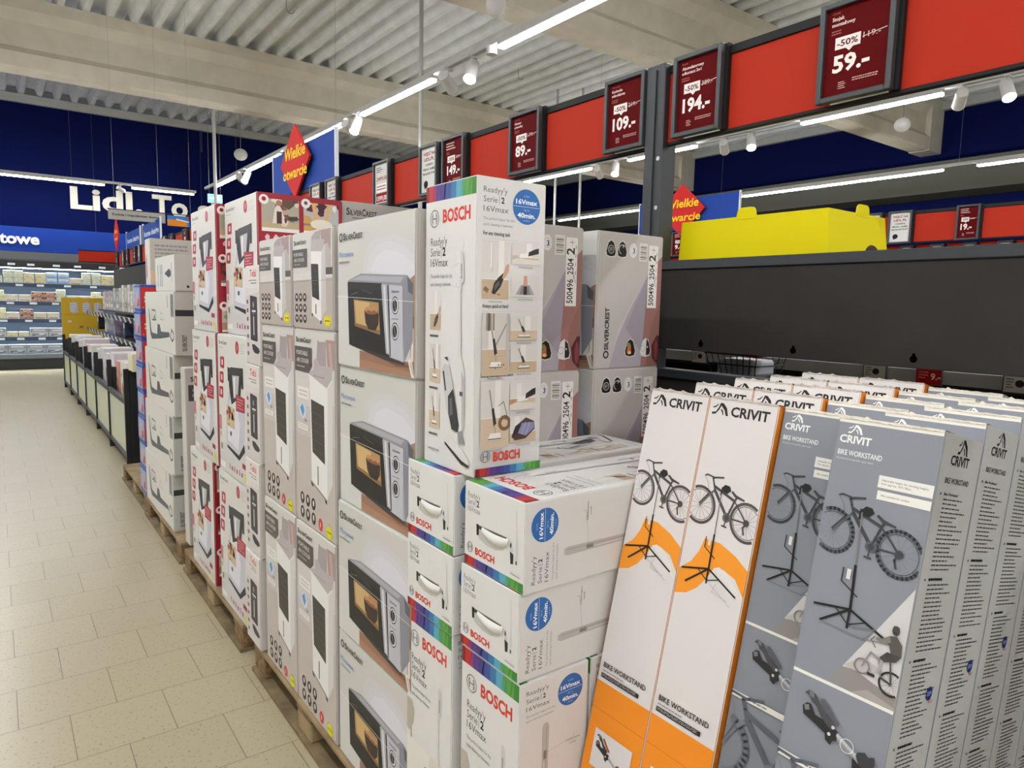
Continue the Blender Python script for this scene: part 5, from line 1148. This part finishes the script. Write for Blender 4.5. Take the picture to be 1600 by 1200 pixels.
# ------------------------------------------------------------------ the row of low bins, hooks and boxes along the aisle
BX0, BX1, BY0, BY1 = .95, 1.37, 7.3, 14.5
t = thing('bin_row', 'long row of low black-framed bins with pale clear panels along the aisle', 'bin', (0, 0, 0))
GLS = mat('milky_panel', '#bfc4b4', .35, noise='#c9c9a0', scale=3)
nb = 6; st = (BY1-BY0)/nb
for i in range(nb+1):
    y = BY0+i*st; MB().box(BX0-.02, y-.02, .0, BX0+.025, y+.02, .94, .003).build('bin_post', BLACK, t)
    if i: MB().box(BX0+.027, y-.006, .60, BX0+.12, y+.006, .86, .002).build('divider', BLACK, t)
    if i < nb:
        MB().box(BX0-.004, y+.022, .13, BX0+.004, y+st-.022, .60).build('front_panel', GLS, t)
        MB().box(BX0-.018, y+.0205, .60, BX0+.018, y+st-.0205, .655, .003).build('top_rail', STEEL, t)
        MB().box(BX0-.016, y+.0205, .085, BX0+.016, y+st-.0205, .13, .003).build('bottom_rail', STEEL, t)
MB().box(BX0+.03, BY0, .10, BX1+.5, BY1, .13).build('bin_floor', STEEL, t)
MB().box(BX0+.026, BY0-.03, .0, BX1, BY0-.005, .93, .004).build('end_panel', BLACK, t)
# gondola wall behind the bins with hook bars
t = thing('shelf_unit', 'far dark shelf unit with hook bars behind the low bins', 'shelf', (0, 0, 0))
MB().box(1.98, 7.0, .13, 2.02, 16.3, 2.15).build('back_panel', PANEL, t)
MB().box(1.55, 7.4, 1.36, 1.975, 15.0, 1.39, .003).build('shelf_board', STEEL, t)
for z in (1.30, 1.0): MB().box(1.36, 7.4, z, 1.385, 15.0, z+.05, .003).build('hook_bar', BLACK, t)
tb = MB().box(-.006, -.03, -.035, .006, .03, .035, .002).build('hook_label', mat('hook_label_white', '#cfd2d2', .5)); tb['category'] = 'price label'
for z, s in ((1.32, 'upper'), (1.02, 'lower')):
    y = 7.7
    while y < 14.6: place(tb, (1.345, y, z), 'small white label on the %s hook bar above the bins' % s, 'labels on the %s hook bar' % s, (0, R(-20), 0)); y += .42
hangc = ['#1d1d22', '#c9ccd0', '#2c2f4a', '#b5b8ba', '#191a1c', '#8a7f9a', '#d6d3c8']
hp = []
for i, cc in enumerate(hangc):
    mb = MB(); mb.prism([(-.07, 0), (.07, 0), (.075, -.2), (.05, -.235), (-.055, -.235), (-.07, -.2)], 'X', -.05, .05, C(cc)); F = Face(mb, (-.05, .06, -.2), (0, -1, 0), (0, 0, 1), .12, .17); F.rect(.1, .55, .9, .95, '#d9d9d6' if i % 2 == 0 else '#3a3d44'); F.greek(.15, .1, .8, .45, 3, '#888', seed=i)
    o = mb.build('hanging_pack', PRINT); o['category'] = 'packet'; hp.append(o)
y = 7.75; i = 0
hn = ['black', 'pale grey', 'dark blue', 'light grey', 'black', 'mauve', 'cream']
while y < 14.4:
    k = i % 7; place(hp[k], (1.45+.04*(i % 3), y, 1.295), '%s packet hanging from the hook bar above the bins' % hn[k], 'packets on the hook bars'); y += .33; i += 1
# goods on the shelf above the hooks
gp = []
for i, (cc, c2, wd, ht) in enumerate((('#c9cbc4', '#a9b0a4', .22, .40), ('#cfa8a0', '#e4dcd6', .16, .32), ('#b7b2a8', '#7d7468', .26, .36), ('#dcdad2', '#b98f55', .18, .30), ('#9a9fa4', '#d8d8d4', .30, .30))):
    c = Carton(.3, wd, ht, cc, side='#b3b1a8'); c.front.pic(.1, .15, .9, .7, [cc, c2, '#55504a', '#e2e0d8', c2], 60+i, 6); c.front.greek(.1, .78, .9, .92, 2, '#444', seed=i); gp.append(c.build('gift_carton'))
y = 7.8; i = 0
gn = ['pale green-grey', 'pinkish', 'taupe', 'cream', 'grey']
while y < 14.4:
    k = (i*2+i//3) % 5; wd = (.22, .16, .26, .18, .30)[k]; place(gp[k], (1.72, y+wd/2, 1.39), '%s carton on the shelf above the hook bars' % gn[k], 'cartons above the hook bars'); y += wd+.05; i += 1
# goods standing in the bins
bp = []
spec = (('#2f4f96', '#dfe4ee', .30, .70), ('#d9d7d2', '#c9574a', .42, .82), ('#d79a86', '#eadfd8', .22, .80), ('#d9d3da', '#9a86a0', .34, .86), ('#cfccc6', '#4d4a48', .30, .82))
for i, (cc, c2, wd, ht) in enumerate(spec):
    c = Carton(.32, wd, ht, cc, side=cc, top='#dedbd4'); F = c.near; F.rect(.1, .72, .9, .86, '#e8ebf0' if i == 0 else cc); (F.text('BOSCH', .2, .76, .05, '#c8453a', bold=.03) if i == 1 else F.greek(.2, .75, .8, .83, 1, '#24407f' if i == 0 else '#8d8a86', seed=i)); F = c.front; F.pic(.1, .3, .9, .85, [cc, c2, '#4b4845', '#e8e4de', c2], 80+i, 7); bp.append(c.build('bin_carton'))
bn = ['blue', 'white red-lettered', 'salmon', 'pale lilac', 'grey']
y = 7.36; i = 0
while y < 14.0:
    k = (0, 1, 2, 3, 4, 3, 4)[i % 7]; wd = spec[k][2]; place(bp[k], (1.0+.16+.02, y+wd/2, .13), '%s carton standing in the low bins along the aisle' % bn[k], 'cartons in the low bins'); y += wd+.12; i += 1
c = Carton(.34, .26, .16, '#d9d3b8', side='#cfc7a4'); o = c.build('cream_carton'); o.location = (1.30, 7.22, .94); tag(o, 'small cream carton on the end of the low bins', 'box')
o.location = (1.14, 7.15, .935)
# yellow display stand at the far end
t = thing('display_stand', 'yellow cardboard display stand at the far end of the bins', 'display stand', (1.32, 15.45, 0))
YB_ = mat('yellow_display', '#c9a416', .5)
MB().box(-.32, 0, .10, .36, .06, 1.58, .004).build('back_board', YB_, t)
MB().box(-.33, -.06, 0, -.25, .06, .30, .003).build('foot', mat('blue_foot', '#2f4f86', .5), t)
m = MB(); F = Face(m, (-.32, -.0005, .10), (1, 0, 0), (0, 0, 1), .68, 1.48)
for u in (.28, .58, .86): F.poly([(u-.09, .84), (u-.08, .93), (u+.03, .955), (u+.10, .93), (u+.12, .82), (u-.02, .80)], '#b9b9c4'); F.greek(u-.08, .82, u+.08, .94, 4, '#d9d9df', seed=int(u*100))
F.rect(0, .785, 1, .79, '#a8860f'); F.ell(.18, .70, .05, .015, '#d9cfc4'); F.ell(.45, .63, .05, .015, '#8d6a5a'); m.build('print', SIGN, t)

# ------------------------------------------------------------------ stack of red and blue cartons
c = Carton(.30, .275, .195, '#8fa5c6', side='#31479c', top='#3a51a6'); F = c.front
F.rect(0, 0, 1, .1, '#3a4fa0'); F.rect(0, .92, 1, 1, '#3a4fa0'); F.poly([(.2, .2), (.6, .3), (.7, .8), (.3, .7)], '#c9a5a4'); F.poly([(.5, .15), (.9, .2), (.85, .5), (.6, .45)], '#b9473f')
F = c.near; F.rect(0, .07, .42, .93, '#c22f2b'); F.greek(.08, .3, .38, .62, 2, '#ead7d2', t=.4)
for q in range(7): F.circ(.05+.05*q, .15+.1*(q*3 % 7), .005, '#e58a4f'); F.k -= 1
F.k += 1
for q in range(6): F.circ(.5+.08*q, .2+.12*(q*2 % 6), .004, '#dfe4f0'); F.k -= 1
F.k += 1
RB = c.build('red_blue_carton')
for k in range(8): place(RB, (.845+.15+.004*(k % 2), 5.80, ZP+.196*k), 'red and blue carton, %s of the narrow stack between floor cleaners and bins' % ['lowest', 'second', 'third', 'fourth', 'fifth', 'sixth', 'seventh', 'topmost'][k], 'red and blue cartons')
c = Carton(.3, .2, .34, '#d8d2ca', side='#b9b4aa'); c.front.poly([(.1, .1), (.4, .2), (.3, .7), (.15, .6)], '#a35d5a'); c.near.rect(0, 0, 1, .3, '#d8b48a'); c.near.greek(.1, .4, .9, .9, 6, '#8d8a85')
o = c.build('white_carton'); o.location = (.93+.15, 5.80, ZP+.196*8); tag(o, 'white carton on top of the red and blue stack', 'box')
